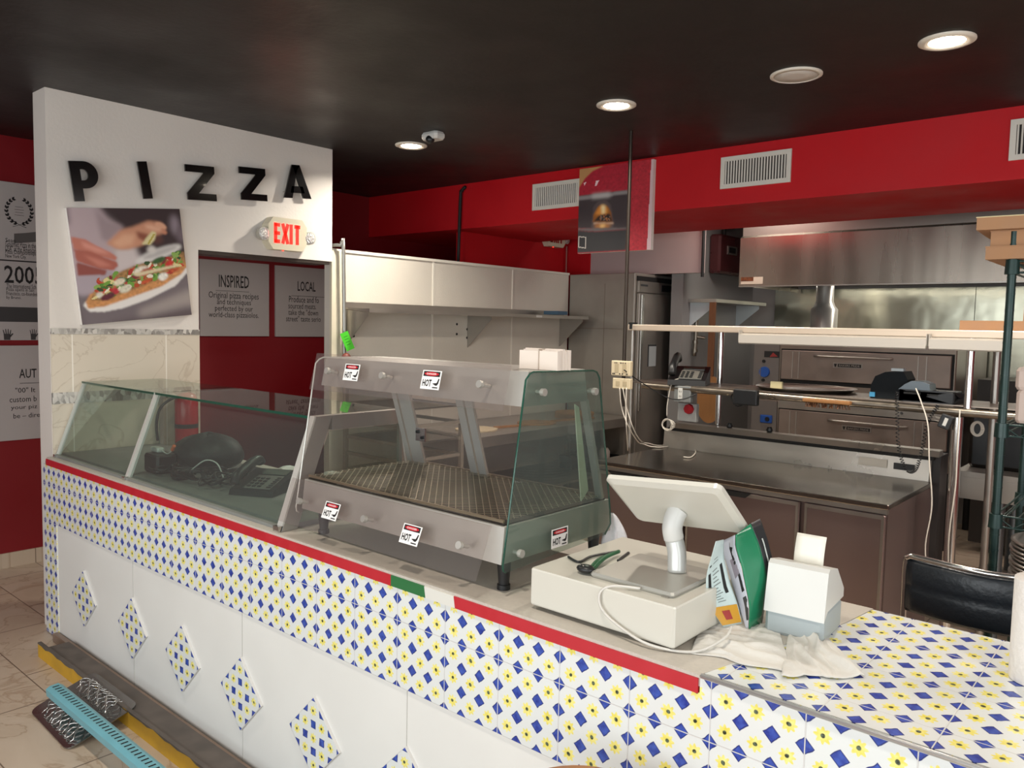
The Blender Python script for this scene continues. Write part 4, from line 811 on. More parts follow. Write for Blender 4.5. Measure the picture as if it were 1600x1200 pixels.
Lb = PY([(1130, 980), (1110.6, 951), (1102.7, 934), (1103.5, 899), (1118.5, 846)], 1.80, 1.74); Rb = PY([(1160, 974), (1153, 945), (1141, 912), (1131, 870), (1131, 843)], 1.842, 1.80)
t = Thing('white_menu', 'curled pale blue food menu leaflet with yellow footer behind the green menu', 'menu', tuple(Lb[0].xy)+(.957,))
wb = t.part('leaflet_page', sheet(Lb, Rb), mat('pale_blue_card', 'BFCFCD', .35))
t.part('yellow_footer', decal(Lb, Rb, (.02, .98), (0.02, .26), (0, -.0012, .0003)), mat('mustard_print', 'C8921E', .4), parent=wb)
t.part('red_logo', decal(Lb, Rb, (.35, .65), (.08, .20), (0, -.0022, .0004)), mat('logo_red', '9E2A22', .4), parent=wb)
t.part('photo_strip', decal(Lb, Rb, (.14, .26), (.40, .80), (0, -.0016, .0003)), blkm, parent=wb); t.part('photo_strip', decal(Lb, Rb, (.74, .86), (.42, .72), (0, -.0016, .0003)), blkm, parent=wb)
m = MB()
for k in range(14):
    v = .33+k*.038
    dd_ = decal(Lb, Rb, (.36, .66-.06*(k % 3)), (v, v+.010), (0, -.0016, .0003)); m.add(dd_.v, dd_.f)
t.part('small_print', m, mat('grey_print', '6F7674', .6), parent=wb)

# receipt printer
t = Thing('receipt_printer', 'small white receipt printer with paper sticking up, beside the menus', 'printer', (-.715, 1.95, .957), R(4), local=True)
t.part('printer_base', MB().box(-.07, .07, -.075, .085, 0, .075, .008), mat('printer_grey', '9FA8AA', .4))
m = MB().prism([(-.072, -.079, .055), (-.072, -.058, .17), (-.072, -.045, .178), (-.072, .02, .165), (-.072, .088, .10), (-.072, .088, .078), (-.072, -.05, .0755)], (.144, 0, 0)); t.part('printer_lid', m, whp)
m = MB(); m.smooth = True; m.grid(lambda u, v: (-.032+u*.072, .01+.02*v*v, .160+.075*v), 4, 8, .0008); t.part('receipt_paper', m, mat('thermal_paper', 'E6E2D6', .7))
# paper roll at right
cx, cy = -.222, 2.02
t = Thing('paper_roll', 'white paper towel roll standing on the tiled bar at the right edge', 'paper roll', (cx, cy, .957))
m = MB().lathe((cx, cy, .957), [(.060, 0), (.061, .003), (.061, .219), (.060, .222), (.02, .222), (.02, .10)]); t.part('roll', m, mat('soft_white_paper', 'E2DCD6', .9, bump=.2, bscale=80)); t.part('cardboard_core', MB().lathe((cx, cy, .957), [(.0195, .105), (.0195, .2225), (.017, .2225), (.017, .105)]), card)

# ================================================================ THINGS ON THE FLOOR BY THE COUNTER
yel = mat('worn_yellow_paint', 'C79A2C', .6, noise=.15, nscale=14); cem = mat('dusty_grey_edge', '5E5650', .85, noise=.3, nscale=12)
t = Thing('yellow_board', 'long yellow painted plank lying on edge along the foot of the counter', 'plank', (-2.9, 1.42, 0))
t.part('plank', MB().box(-4.30, -.9, 1.385, 1.40, 0, .072), yel); t.part('chipped_top', MB().prism([(-4.30+i*.05, 1.384, .0665+.004*math.sin(i*2.3)+.003*math.sin(i*5.1)) for i in range(69)]+[(-.9, 1.384, .074), (-4.30, 1.384, .074)], (0, .0165, 0)).box(-4.22, -.9, 1.4005, 1.500, .0, .066), cem)
t = Thing('spring_sign_base', 'pale blue perforated rail across a chrome plate with wire springs on the floor', 'sign stand', (-3.55, 1.32, 0))
pm = mat('chrome_sheet', '9A9A97', .16, .95, bump=.12, bscale=3)
PB, PC, PD, PA = AZ(147, 1049, .080), AZ(217, 1101, .080), AZ(105, 1173, .006), AZ(46, 1110, .006)
def plate(P):
    r = []; n = len(P)
    for i in range(n):
        p, a, b = P[i], P[i-1], P[(i+1) % n]
        for k in range(6): f = k/5; r.append(p+(a-p).normalized()*.045*(1-f)**2+(b-p).normalized()*.045*f**2)
    return MB().prism(r, (0, 0, -.003))
t.part('chrome_plate', plate([PA, PB, PC, PD]), pm)
eu = (PD-PA).lerp(PC-PB, .5); ev_ = (PB-PA).lerp(PC-PD, .5); nn_ = eu.cross(ev_).normalized()
if nn_.z < 0: nn_ = -nn_
def sps(v0, v1, u0, u1, n):
    m = MB()
    for k in range(n):
        u = u0+(u1-u0)*k/(n-1)+rs.uniform(-.006, .006); pts = []
        for j in range(9):
            f = j/8; v = v0+(v1-v0)*f; q = PA+(PD-PA)*u+((PB-PA)*(1-u)+(PC-PD)*u)*v
            pts.append(q+nn_*(.010+.022*math.sin(math.pi*f)+.003*math.sin(f*20+k))+eu.normalized()*(.012*math.sin(f*9+k*1.7)))
        m.tube(pts, .0021, 6, 3)
    return m
t.part('wire_springs', sps(.08, .40, .22, .92, 16), chrome); t.part('wire_springs', sps(.62, .88, .16, .86, 14), chrome)
cy_ = mat('pale_blue_enamel', '6FA9B4', .38, noise=.06, nscale=10)
q0 = AZ(94, 1066, .125); ry = q0.y-.012; rx = q0.x
rl = t.part('perforated_rail', MB().prism([(rx, ry-.042, .082), (rx, ry-.045, .112), (rx, ry-.030, .122), (rx, ry+.004, .125), (rx, ry+.022, .112), (rx, ry+.024, .100), (rx, ry+.018, .082)], (2.2, 0, 0)), cy_)
m = MB()
for k in range(70): x = rx+.02+k*.028; m.prism([(x, ry-.026, .1226), (x+.007, ry-.026, .1226), (x+.012, ry-.002, .1250), (x+.005, ry-.002, .1250)], (0, 0, .0008))
t.part('slot_holes', m, blkm, parent=rl)
# wooden stool seat in front (bottom edge of picture)
p = AZ(905, 1193.5, .75); c_ = Vector((p.x-(-.655)*-.16*1, p.y-.125, .75))
t = Thing('wooden_stool', 'orange brown round wooden stool in front of the counter, only its rim in view', 'stool', (-.86, 1.235, 0))
sx, sy = -.862, 1.238
t.part('seat', MB().lathe((sx, sy, 0), [(.16, .722), (.172, .73), (.172, .744), (.165, .75), (.02, .75)], 40), mat('varnished_orange_wood', 'B5763A', .3, noise=.15, nscale=10, stretch=(1, 6, 1)))
for k in range(4): a = R(45+90*k); t.part('leg', MB().cyl((sx+.12*math.cos(a), sy+.12*math.sin(a), .722), (sx+.19*math.cos(a), sy+.19*math.sin(a), 0), .016, .013, 12), MATS['varnished_orange_wood'])
# ================================================================ KITCHEN
# ---- reach-in fridge (its steel side faces the camera, its door faces right)
t = Thing('reach_in_fridge', 'tall stainless reach-in fridge seen from its side in the back corner', 'fridge', (-4.2, 6.45, 0))
t.part('cabinet', MB().box(-4.595, -3.87, 6.10, 6.80, .12, 2.19, .006), mat('fridge_side_steel', 'A29C93', .36, .5, noise=.2, nscale=2.2, bump=.06, bscale=4))
t.part('side_seam', boxes((-4.19, -4.186, 6.097, 6.0995, .9, 2.1), (-4.59, -3.88, 6.097, 6.0995, 1.685, 1.69)), steeld)
t.part('header_panel', MB().box(-3.868, -3.845, 6.13, 6.79, 2.02, 2.12, .003), steel); t.part('header_gap', MB().box(-3.868, -3.86, 6.13, 6.79, 2.122, 2.165), blkm)
t.part('badge', MB().box(-3.8445, -3.843, 6.16, 6.28, 2.075, 2.092), dgrey); t.part('thermostat', MB().box(-3.8445, -3.841, 6.52, 6.70, 2.04, 2.10), blk)
d = t.part('door', MB().box(-3.868, -3.835, 6.13, 6.79, .2, 2.01, .006), steel); t.part('handle', MB().box(-3.834, -3.82, 6.15, 6.19, .95, 2.0, .004), mat('bright_edge_steel', 'C2BFB8', .25, .9), parent=d)
t.part('door_label', boxes((-3.8345, -3.832, 6.30, 6.44, 1.35, 1.55)), dgrey, parent=d); t.part('label_face', boxes((-3.8318, -3.831, 6.315, 6.44, 1.35, 1.535)), mat('label_grey', 'A9B0B2', .4), parent=d)
for x, y in ((-4.55, 6.14), (-3.92, 6.14), (-4.55, 6.76), (-3.92, 6.76)): t.part('leg', MB().cyl((x, y, 0), (x, y, .12), .02, n=10), chrome)
# ---- fire suppression box on the grey side wall
t = Thing('suppression_box', 'dark red metal control box with a small window on the grey side wall', 'control box', (-3.55, 7.2, 2.24))
t.part('box_body', MB().box(-3.619, -3.50, 6.98, 7.60, 2.235, 2.60, .02), mat('maroon_enamel', '4E2426', .3, .1, noise=.2, nscale=6)); t.part('window_frame', MB().box(-3.499, -3.494, 7.13, 7.33, 2.42, 2.50), steel); t.part('window_pane', MB().box(-3.4935, -3.491, 7.15, 7.29, 2.435, 2.487), blk)
one('bent_pipe', MB().tube([(-3.55, 7.15, 2.601), (-3.55, 7.15, 2.66), (-3.55, 7.20, 2.70), (-3.55, 7.35, 2.70)], .02, 8, 5), blkm, 'dark bent pipe rising from the red control box', 'pipe')
one('vertical_pipe', MB().cyl((-3.38, 6.42, 2.16), (-3.38, 6.42, 2.868), .014, n=8), blkm, 'thin dark vertical pipe between white panel and red box', 'pipe')
# ---- hood
HY = 6.60
t = Thing('exhaust_hood', 'long stainless exhaust hood above the pizza ovens', 'exhaust hood', (-1.0, 7.2, 2.085))
t.part('front_skirt', MB().prism([(-3.12, HY, 2.085), (-3.12, HY, 2.50), (-3.12, HY+.04, 2.52), (-3.12, HY+.03, 2.085)], (4.1, 0, 0)), hoodm)
t.part('top_panel', MB().prism([(-3.12, HY+.04, 2.521), (-3.12, 7.9, 2.56), (-3.12, 7.9, 2.50), (-3.12, HY+.04, 2.50)], (4.1, 0, 0)), steeld)
t.part('closure_panel', MB().box(-3.12, .98, HY+.045, HY+.055, 2.521, ZC-.002), mat('closure_steel', '8C867F', .4, .7))
t.part('end_panel', MB().box(-3.12, -3.10, HY+.03, 7.9, 2.085, 2.50), hoodm); t.part('end_panel', MB().box(.96, .98, HY+.03, 7.9, 2.085, 2.50), hoodm)
t.part('inner_plenum', MB().box(-3.10, .96, HY+.035, 7.9, 2.14, 2.20), blkm); t.part('bottom_lip', MB().box(-3.12, .98, HY-.004, HY+.03, 2.075, 2.0845), steel)
g_ = t.part('caution_sticker', MB().box(-3.10, -2.90, HY-.003, HY-.001, 2.10, 2.16), mat('sticker_cream', 'C9B9A6', .5)); t.part('sticker_picture', MB().box(-3.10, -2.985, HY-.004, HY-.0031, 2.125, 2.16), mat('sticker_food', '6B3A1C', .5, noise=.7, nscale=60), parent=g_)
one('flue_pipe', MB().lathe((-2.60, 7.25, 1.6205), [(.115, 0), (.115, .28), (.09, .31), (.075, .35), (.075, .519)], 24), mat('flue_metal', 'B9B5AE', .3, .6), 'chrome flue pipe rising from the oven into the hood', 'pipe')
t = Thing('steel_backsplash', 'dented stainless wall sheet with wavy reflections under the hood', 'wall panel', (-1.5, 7.98, .9))
for a, b in ((-3.36, -1.55), (-1.545, .9)): t.part('sheet', MB().box(a, b, 7.965, 7.995, .9, 2.12), steelw)
# ---- pizza deck ovens
OY = 6.80; OX0, OX1 = -3.04, -1.42
def oven(z0, z1, label, hx0, hx1, hz, nx, nz, first):
    t = Thing('deck_oven', label, 'pizza oven', ((OX0+OX1)/2, 7.35, z0), group='stacked stainless pizza deck ovens')
    t.part('oven_body', MB().box(OX0, OX1, OY, 7.92, z0, z1, .006), steeld)
    dx0 = OX0+.265; dz0, dz1 = (1.285, 1.535) if first else (.80, 1.02)
    t.part('door_gap', MB().box(dx0-.015, OX1-.015, OY-.004, OY-.001, dz0-.035, dz1+.012), blkm)
    d = t.part('door', MB().box(dx0, OX1-.03, OY-.035, OY-.005, dz0, dz1, .004), mat('oven_door_steel', '93857C', .38, .65, noise=.15, nscale=5))
    for x in (dx0+.10, dx0+.155, OX1-.26, OX1-.20): t.part('door_rib', MB().box(x-.004, x+.004, OY-.040, OY-.0355, dz0+.01, dz1-.01), steel, parent=d)
    t.part('handle', MB().tube([(hx0, OY-.037, hz), (hx0+.01, OY-.075, hz), (hx1-.01, OY-.075, hz-.0), (hx1, OY-.037, hz)], .009, 8, 4), steel, parent=d)
    p = t.part('nameplate', MB().box(nx, nx+.235, OY-.040, OY-.0355, nz-.022, nz+.022), mat('nameplate_silver', 'A79F98', .3, .8), parent=d)
    t.part('nameplate_band', MB().box(nx+.04, nx+.225, OY-.042, OY-.0405, nz-.013, nz+.013), blkm, parent=d)
    o = text('nameplate_lettering', 'BAKERS PRIDE', (nx+.05, OY-.0425, nz-.008), (1, 0, 0), (0, 0, 1), .165, .016, MATS['nameplate_silver'], .02, .001, d, t)
    t.part('crest', MB().prism([(nx+.008, OY-.041, nz+.012), (nx+.032, OY-.041, nz+.012), (nx+.024, OY-.041, nz-.014), (nx+.016, OY-.041, nz-.014)], (0, -.001, 0)), blkm, parent=d)
    t.part('control_panel', MB().box(OX0+.005, dx0-.03, OY-.012, OY-.0005, z0+.03, z1-.03), mat('control_panel_grey', '77716D', .4, .4))
    bl = mat('blue_plastic_knob', '1F4E9A', .35)
    if first:
        t.part('warning_plate', MB().box(OX0+.10, OX0+.235, OY-.014, OY-.0125, 1.465, 1.52), INK); t.part('warning_mark', MB().prism([(OX0+.15, OY-.0145, 1.47), (OX0+.225, OY-.0145, 1.475), (OX0+.18, OY-.0145, 1.51)], (0, -.001, 0)), mat('warning_red', '8E2A28', .5))
        t.part('knob', MB().lathe((OX0+.10, OY-.013, 1.43), [(.014, 0), (.014, .01)], 14, 'Y'), blkm)
        k = t.part('timer_knob', MB().lathe((OX0+.11, OY-.013, 1.335), [(.048, 0), (.045, .02)], 20, 'Y'), bl); t.part('pointer', MB().box(OX0+.078, OX0+.084, OY-.038, OY-.0335, 1.30, 1.365), chrome, parent=k)
        t.part('knob', MB().lathe((OX0+.10, OY-.013, 1.262), [(.014, 0), (.014, .01)], 14, 'Y'), blkm)
    else:
        t.part('dial_panel', MB().box(OX0+.09, OX0+.20, OY-.030, OY-.0125, .885, .955, .008), bl); t.part('knob', MB().lathe((OX0+.16, OY-.031, .92), [(.02, 0), (.018, .012)], 14, 'Y'), blk)
    return t
oven(1.115, 1.62, 'upper stainless pizza deck oven with long door handle', -2.45, -1.90, 1.495, -2.33, 1.425, True)
oven(.66, 1.11, 'lower stainless pizza deck oven partly hidden by the worktop', -2.31, -1.76, .965, -2.235, .91, False)
t = Thing('oven_stand', 'dark steel stand carrying the two ovens', 'stand', (-2.23, 7.3, 0)); t.part('stand_top', MB().box(OX0+.02, OX1-.02, OY+.05, 7.88, .62, .659), steeld)
for x in (OX0+.06, OX1-.06):
    for y in (OY+.1, 7.8): t.part('leg', MB().cyl((x, y, 0), (x, y, .62), .03, n=12), blkm)
t = Thing('oven_hatch_panel', 'steel chute with a wooden block between the upper and lower oven doors', 'panel', (-2.1, 6.78, 1.05)); t.part('panel_strip', MB().box(-2.79, -1.44, OY-.03, OY-.0045, 1.03, 1.10), steel)
t.part('bolt', MB().cyl((-1.78, OY-.031, 1.07), (-1.78, OY-.036, 1.07), .012, n=10), chrome)
# dark equipment right of the ovens
t = Thing('shelf_cart', 'dark storage cart standing right of the ovens', 'cart', (-.85, 7.1, 0))
t.part('cart_body', boxes((-1.30, .6, 6.95, 7.6, 0.1, 1.36)), mat('dark_cart_metal', '26221F', .45, .3)); t.part('cart_shelf', boxes((-1.28, .58, 6.90, 6.949, .75, .79), (-1.28, .58, 6.90, 6.949, 1.08, 1.11)), steeld)
for x in (-1.2, .5): t.part('caster', MB().cyl((x, 7.2, .05), (x+.03, 7.2, .05), .05, n=14), blkm)
# ---- prep table (refrigerated) with raised back rail
PX0, PX1, PY0, PY1 = -2.66, -1.04, 3.84, 4.60
t = Thing('prep_table_fridge', 'long stainless refrigerated prep table with three dark doors and raised back rail', 'prep table', (-1.85, 4.2, 0))
brown = mat('door_steel_red_reflection', '8A7773', .36, .6, noise=.08, nscale=1.5)  # steel tinted brown to stand for the red it reflects
t.part('worktop', MB().box(PX0, PX1, PY0-.012, PY1, .895, .92, .004), mat('worktop_steel', '8B847C', .19, .95, noise=.12, nscale=2.5, bump=.05, bscale=2.5))
t.part('cabinet', MB().box(PX0+.01, PX1-.012, PY0+.03, PY1+.06, .12, .894), brown)
t.part('front_rail', MB().box(PX0+.005, PX1-.008, PY0+.005, PY0+.0295, .87, .8945), steel)
for a, b, q in ((PX0+.02, -2.085, 0), (-2.068, -1.452, 1), (-1.428, PX1-.015, 1)):
    d = t.part('door', MB().box(a, b, PY0, PY0+.0285, .17, .865, .006), brown)
    t.part('door_bezel', boxes((a+.004, b-.004, PY0-.003, PY0-.0002, .845, .864), (a+.004, a+.016, PY0-.003, PY0-.0002, .18, .845), (b-.016, b-.004, PY0-.003, PY0-.0002, .18, .845)), steel, parent=d)
    if b < -1.1: t.part('recessed_handle', MB().prism([(a+(b-a)*.12, PY0-.005, .868), (a+(b-a)*.60, PY0-.005, .868), (a+(b-a)*.55, PY0-.005, .842), (a+(b-a)*.19, PY0-.005, .842)], (0, -.003, 0)), blkm, parent=d)
t.part('back_rail', MB().prism([(PX0, PY1+.001, .92), (PX0, PY1+.012, 1.032), (PX0, PY1+.05, 1.032), (PX0, PY1+.05, .90)], (PX1-.02-PX0, 0, 0)), mat('rail_steel', 'BDB8AF', .3, .7, noise=.08, nscale=3))
t.part('rail_gap', MB().box(PX0+.02, PX1-.005, PY1+.014, PY1+.06, 1.033, 1.052), blkm)
t.part('rail_cap', MB().prism([(PX0+.04, PY1-.002, 1.054), (PX0+.04, PY1+.022, 1.084), (PX0+.04, PY1+.09, 1.086), (PX0+.04, PY1+.09, 1.054)], (PX1+.022-PX0-.04, 0, 0)), mat('rail_steel', 'BDB8AF'))
t.part('rear_body', MB().box(PX0+.04, PX1+.02, PY1+.062, PY1+.22, .2, 1.053), mat('dark_side', '2E2A29', .5))
b_ = t.part('spec_label', MB().box(-1.42, -1.27, PY1-.0005, PY1+.0005, .965, 1.01), mat('label_paper', 'B9B4AA', .5)); t.part('thermometer', MB().box(-1.235, -1.13, PY1-.0035, PY1+.0005, .965, 1.0), blk)
for x in (PX0+.08, PX1-.08):
    for y in (PY0+.08, PY1-.02): t.part('leg', MB().cyl((x, y, 0), (x, y, .12), .02, n=10), blk)
for x, y, z in ((-2.22, 4.65, 1.087), (-1.965, 4.66, 1.087)): one('rail_hinge_knob', MB().lathe((x, y, z), [(.016, 0), (.02, .012), (.012, .03)], 12), blk, 'small black knob on the back rail, '+('left one' if x < -2 else 'right one'), 'knob', 'black knobs on the back rail')
# ---- overshelf on posts
SH = 4.42
t = Thing('double_overshelf', 'two-tier steel overshelf on tall tubular posts above the prep table', 'shelf', (-1.8, 4.5, 0))
t.part('upper_shelf', MB().box(-2.82, -.60, SH-.03, 4.78, 1.715, 1.722), mat('shelf_steel_warm', 'A39888', .38, .8)); t.part('upper_shelf_lip', MB().box(-2.82, -.60, SH-.045, SH-.0305, 1.684, 1.722, .004), mat('shelf_lip', 'C6B6A4', .4, .4))
t.part('lower_shelf', MB().box(-2.86, -.60, SH-.01, 4.80, 1.345, 1.352), steeld); t.part('lower_rail', MB().cyl((-2.70, SH-.03, 1.335), (-.62, SH-.03, 1.318), .021, n=14), brass)
for x, y, zb, z1, r in ((-2.795, 4.40, .922, 1.714, .013), (-2.34, 4.73, 1.088, 1.714, .019), (-.885, 4.33, 0, 1.30, .026), (-.86, 4.40, 1.34, 1.684, .019), (-.80, 4.70, 0, 1.714, .018)): t.part('post', MB().cyl((x, y, zb), (x, y, z1), r, n=16), chrome if r > .018 else steel)
t.part('clamp_collar', MB().cyl((-2.795, 4.40, 1.692), (-2.795, 4.40, 1.735), .028, n=14), blkm)
def lamp_strip(x0, x1, label):
    Y0 = SH-.10; t = Thing('strip_heat_lamp', label, 'heat lamp', ((x0+x1)/2, SH-.05, 1.63), group='white strip lamp housings under the upper shelf')
    t.part('lamp_housing', MB().prism([(x0, SH-.046, 1.683), (x0, Y0+.03, 1.680), (x0, Y0, 1.674), (x0, Y0, 1.628), (x0, Y0+.008, 1.622), (x0, SH-.046, 1.650)], (x1-x0, 0, 0)), mat('lamp_housing_white', 'B5AFA6', .4))
    t.part('end_cap', boxes((x0-.003, x0, Y0+.004, SH-.05, 1.64, 1.70), (x1, x1+.003, Y0+.004, SH-.05, 1.64, 1.70)), MATS['lamp_housing_white'])
lamp_strip(-2.03, -1.045, 'longer white lamp housing under the upper shelf'); lamp_strip(-1.03, -.70, 'short white lamp housing under the upper shelf at the right')
one('ceiling_pole', POLE, mat('dark_bronze_pipe', '3A322C', .4, .6), 'thin dark pole dropping from the black ceiling in front of the oven picture', 'pole')
# outlets hanging from the pole
def outlet(z0, z1, x0, x1, label):
    Y = 4.07; t = Thing('outlet_plate', label, 'outlet', ((x0+x1)/2, Y, z0), group='cream outlet plates on the pole'); pl = mat('cream_plate', 'D6C6A6', .5)
    t.part('plate', MB().box(x0, x1, Y-.02, Y+.012, z0, z1, .004), pl)
    m = MB()
    for x in (x0+(x1-x0)*.3, x0+(x1-x0)*.7): m.box(x-.014, x+.014, Y-.0215, Y-.0205, z0+.018, z1-.018)
    s = t.part('socket', m, mat('cream_socket', 'B9A98A', .5)); return t
a = AY(958, 563, 4.07); b = AY(987, 588, 4.07); t = outlet(b.z, a.z, a.x, b.x, 'upper cream outlet plate with handwritten notes on the pole')
m = MB()
for k, (u, w) in enumerate(((.18, .05), (.27, .05), (.48, .07), (.60, .06), (.72, .06))): m.box(a.x+(b.x-a.x)*u, a.x+(b.x-a.x)*(u+w), 4.0485, 4.0495, a.z-.016, a.z-.010)
for k, u in enumerate((.08, .16, .44, .58, .82)): m.box(a.x+(b.x-a.x)*u, a.x+(b.x-a.x)*(u+.06), 4.0485, 4.0495, b.z+.008, b.z+.015)
t.part('handwriting', m, INK)
a2 = AY(960, 589, 4.07); b2 = AY(987, 608, 4.07); outlet(b2.z-.002, a2.z-.004, a2.x, b2.x, 'lower cream outlet plate with white cords plugged in')
px_ = [(972, 605), (976, 640), (988, 668), (1010, 694), (1050, 697)]; 
def cable(pts, r, m, label, name='cable', n=6, zmin=None):
    b = MB().tube(pts, r, n)
    if zmin:
        for k in range(0, len(b.v), n):
            d = max(0, zmin-min(p[2] for p in b.v[k:k+n])); b.v[k:k+n] = [(p[0], p[1], p[2]+d) for p in b.v[k:k+n]]
    one(name, b, m, label, 'cable')
wc_ = mat('white_cord', 'CFC8BC', .5)
cable([AY(968, 606, 4.04), AY(972, 640, 4.05), AY(985, 672, 4.1), AZ(1000, 693, .927), AZ(1020, 698, .927), AZ(1040, 698, .927), AZ(1060, 694, .927), AZ(1078, 695, .927), AZ(1087, 705, .927), AZ(1080, 714, .927), AZ(1068, 714, .927)], .0035, wc_, 'white cord from the lower outlet, curling on the steel worktop', zmin=.9205)
cable([AY(973, 606, 4.04), AY(980, 640, 4.05), AY(992, 675, 4.1), AZ(1006, 692, .927), AZ(1030, 696, .927), AZ(1050, 693, .927), AZ(1062, 688, .927)], .0035, wc_, 'middle white cord running from the lower outlet to the worktop', zmin=.9205)
cable([AY(979, 606, 4.04), AY(978, 640, 4.03), AY(979, 672, 4.0), AZ(981, 704, .927)], .0035, wc_, 'straight white cord hanging from the lower outlet', zmin=.9205)
cable([AY(975, 578, 4.03), AY(1000, 596, 4.15), AY(1040, 620, 4.3), AY(1065, 624, 4.32), AY(1088, 616, 4.36)], .0035, blk, 'black cord from the upper outlet to the junction box', 'cable')
desk_phone('counter_phone', (AY(1072, 590, 4.46).x, 4.50, 1.353), R(20), 'black desk telephone with bronze keypad on the lower kitchen shelf', big=True).o.scale = (1.15, 1.1, 1.45)
cable([AY(1060, 592, 4.39), AY(1050, 598, 4.37), AY(1043, 630, 4.37), AY(1042, 650, 4.37)], .003, wc_, 'white cord dropping from the kitchen phone to its coil')
m = MB(); c_ = AY(1043, 664, 4.38)
for k in range(7): m.tube([(c_.x+(.033+.002*k)*math.cos(a_)+.004*math.sin(k), c_.y+.004*k-.01, c_.z+(.036-.001*k)*math.sin(a_)+.003*math.cos(k*2)) for a_ in [2*math.pi*j/14 for j in range(15)]], .0025, 6, 2)
one('coiled_white_cable', m, wc_, 'bundled loop of white cable hanging below the kitchen phone', 'cable')
t = Thing('junction_box', 'grey electrical box with outlet strip under the lower shelf', 'junction box', tuple(AY(1072, 630, 4.40)))
a, b = AY(1057, 602, 4.40), AY(1082, 629, 4.40); t.part('box_body', MB().box(a.x, b.x, 4.37, 4.41, b.z, a.z, .004), mat('grey_metal_box', '8C8F8E', .4, .5)); t.part('outlet_face', MB().box(a.x+.03, a.x+.06, 4.3685, 4.3695, b.z+.012, a.z-.012), whp)
m = MB()
for z in (.35, .65): zz = b.z+(a.z-b.z)*z; m.box(a.x+.038, a.x+.041, 4.3675, 4.3684, zz-.006, zz+.006).box(a.x+.049, a.x+.052, 4.3675, 4.3684, zz-.006, zz+.006)
t.part('slots', m, blk)
a, b = AY(1059, 629, 4.44), AY(1087, 660, 4.44); t = Thing('switch_box', 'white switch box with large red button below the junction box', 'switch', ((a.x+b.x)/2, 4.44, b.z)); t.part('box_body', MB().box(a.x, b.x, 4.44, 4.48, b.z, a.z, .004), mat('grey_white_box', '9C9C9A', .5)); p = AY(1077, 639, 4.44); t.part('red_button', MB().lathe((p.x, 4.439, p.z), [(.034, 0), (.03, .018)], 8, 'Y'), mat('button_red', '9A1420', .35))
a, b = AY(1150, 607, 4.34), AY(1186, 634, 4.34); one('power_brick', MB().box(a.x, b.x, 4.30, 4.345, b.z, a.z, .006), blk, 'black power brick strapped under the lower shelf rail', 'adapter')
cable([AY(1150, 612, 4.33), AY(1142, 620, 4.34), AY(1150, 634, 4.34), AY(1160, 633, 4.34)], .004, blk, 'black cord loop beside the power brick')
# things on lower shelf
c_ = AZ(1275, 607, 1.357); t = Thing('pizza_pan', 'large round shallow pizza pan lying on the lower shelf', 'pan', (c_.x, 4.66, 1.353)); t.part('pan', MB().lathe((c_.x, 4.66, 1.3535), [(.25, 0), (.255, .002), (.28, .02), (.285, .021), (.278, .018), (.25, .006), (.01, .006)], 40), mat('pan_metal', '7A7066', .3, .85)).scale = (1, 1, 1)
p = AY(1214, 600, 4.47); one('yellow_sponge', MB().box(p.x-.035, p.x+.035, 4.455, 4.48, 1.353, 1.353+.055, .004), mat('cream_sponge', 'C9BD93', .8), 'cream coloured sponge standing on the lower shelf left of the pan', 'sponge')
t = Thing('scrub_brush', 'brown bristled brush block clipped under the shelf rail', 'brush', tuple(AY(1290, 635, 4.33)))
a, b = AY(1249, 621, 4.33), AY(1328, 642, 4.33); t.part('brush_block', MB().box(a.x+.02, b.x, 4.32, 4.36, b.z+.03, a.z-.002, .004), wood)
m = MB(); 
for k in range(60): x = a.x+.03+(b.x-a.x-.04)*rs.random(); z0_ = b.z+.031; m.cyl((x, 4.325+.03*rs.random(), z0_), (x+rs.uniform(-.006, .006), 4.325+.03*rs.random(), z0_-.028), .0022, n=4)
t.part('bristles', m, woodd)
t = Thing('card_terminal', 'rounded dark blue black machine on the lower shelf left of the flat terminal', 'machine', (AY(1393, 600, 4.52).x, 4.55, 1.353))
x = AY(1393, 600, 4.52).x; m = MB().prism([(x-.09, 4.47, 1.353), (x-.09, 4.47, 1.42), (x-.07, 4.47, 1.47), (x-.02, 4.47, 1.495), (x+.07, 4.47, 1.50), (x+.09, 4.47, 1.46), (x+.09, 4.47, 1.353)], (0, .15, 0)); t.part('machine_body', m, mat('blue_black_plastic', '14191D', .6, spec=.2)); t.part('blue_key', MB().box(x-.092, x-.065, 4.462, 4.4695, 1.36, 1.385), mat('cyan_key', '3F8FB8', .4)); t.part('paper_tab', MB().box(x+.0, x+.06, 4.50, 4.54, 1.501, 1.515), grp)
t = Thing('flat_terminal', 'flat black printer terminal with grey lid on the lower shelf', 'printer', (AY(1450, 610, 4.44).x, 4.5, 1.353))
a, b = AY(1405, 622, 4.40), AY(1492, 600, 4.40); t.part('terminal_body', MB().prism([(a.x, 4.40, 1.353), (b.x, 4.40, 1.353), (b.x+.03, 4.52, 1.353), (b.x+.03, 4.52, 1.40), (b.x-.005, 4.40, 1.415), (a.x, 4.40, 1.415)], (0, .0, 0.0001)).box(a.x, b.x, 4.40, 4.58, 1.353, 1.412, .005), blk)
t.part('slot_panel', boxes((a.x+.02, a.x+.10, 4.3985, 4.3999, 1.392, 1.402), (a.x+.13, a.x+.18, 4.3985, 4.3999, 1.390, 1.398)), blkm); t.part('grey_lid', MB().prism([(a.x-.01, 4.41, 1.4125), (a.x+.14, 4.41, 1.4125), (a.x+.135, 4.41, 1.445), (a.x+.10, 4.41, 1.458), (a.x+.05, 4.41, 1.458), (a.x+.02, 4.41, 1.44)], (0, .12, 0)), mat('slate_grey_plastic', '56616A', .4))
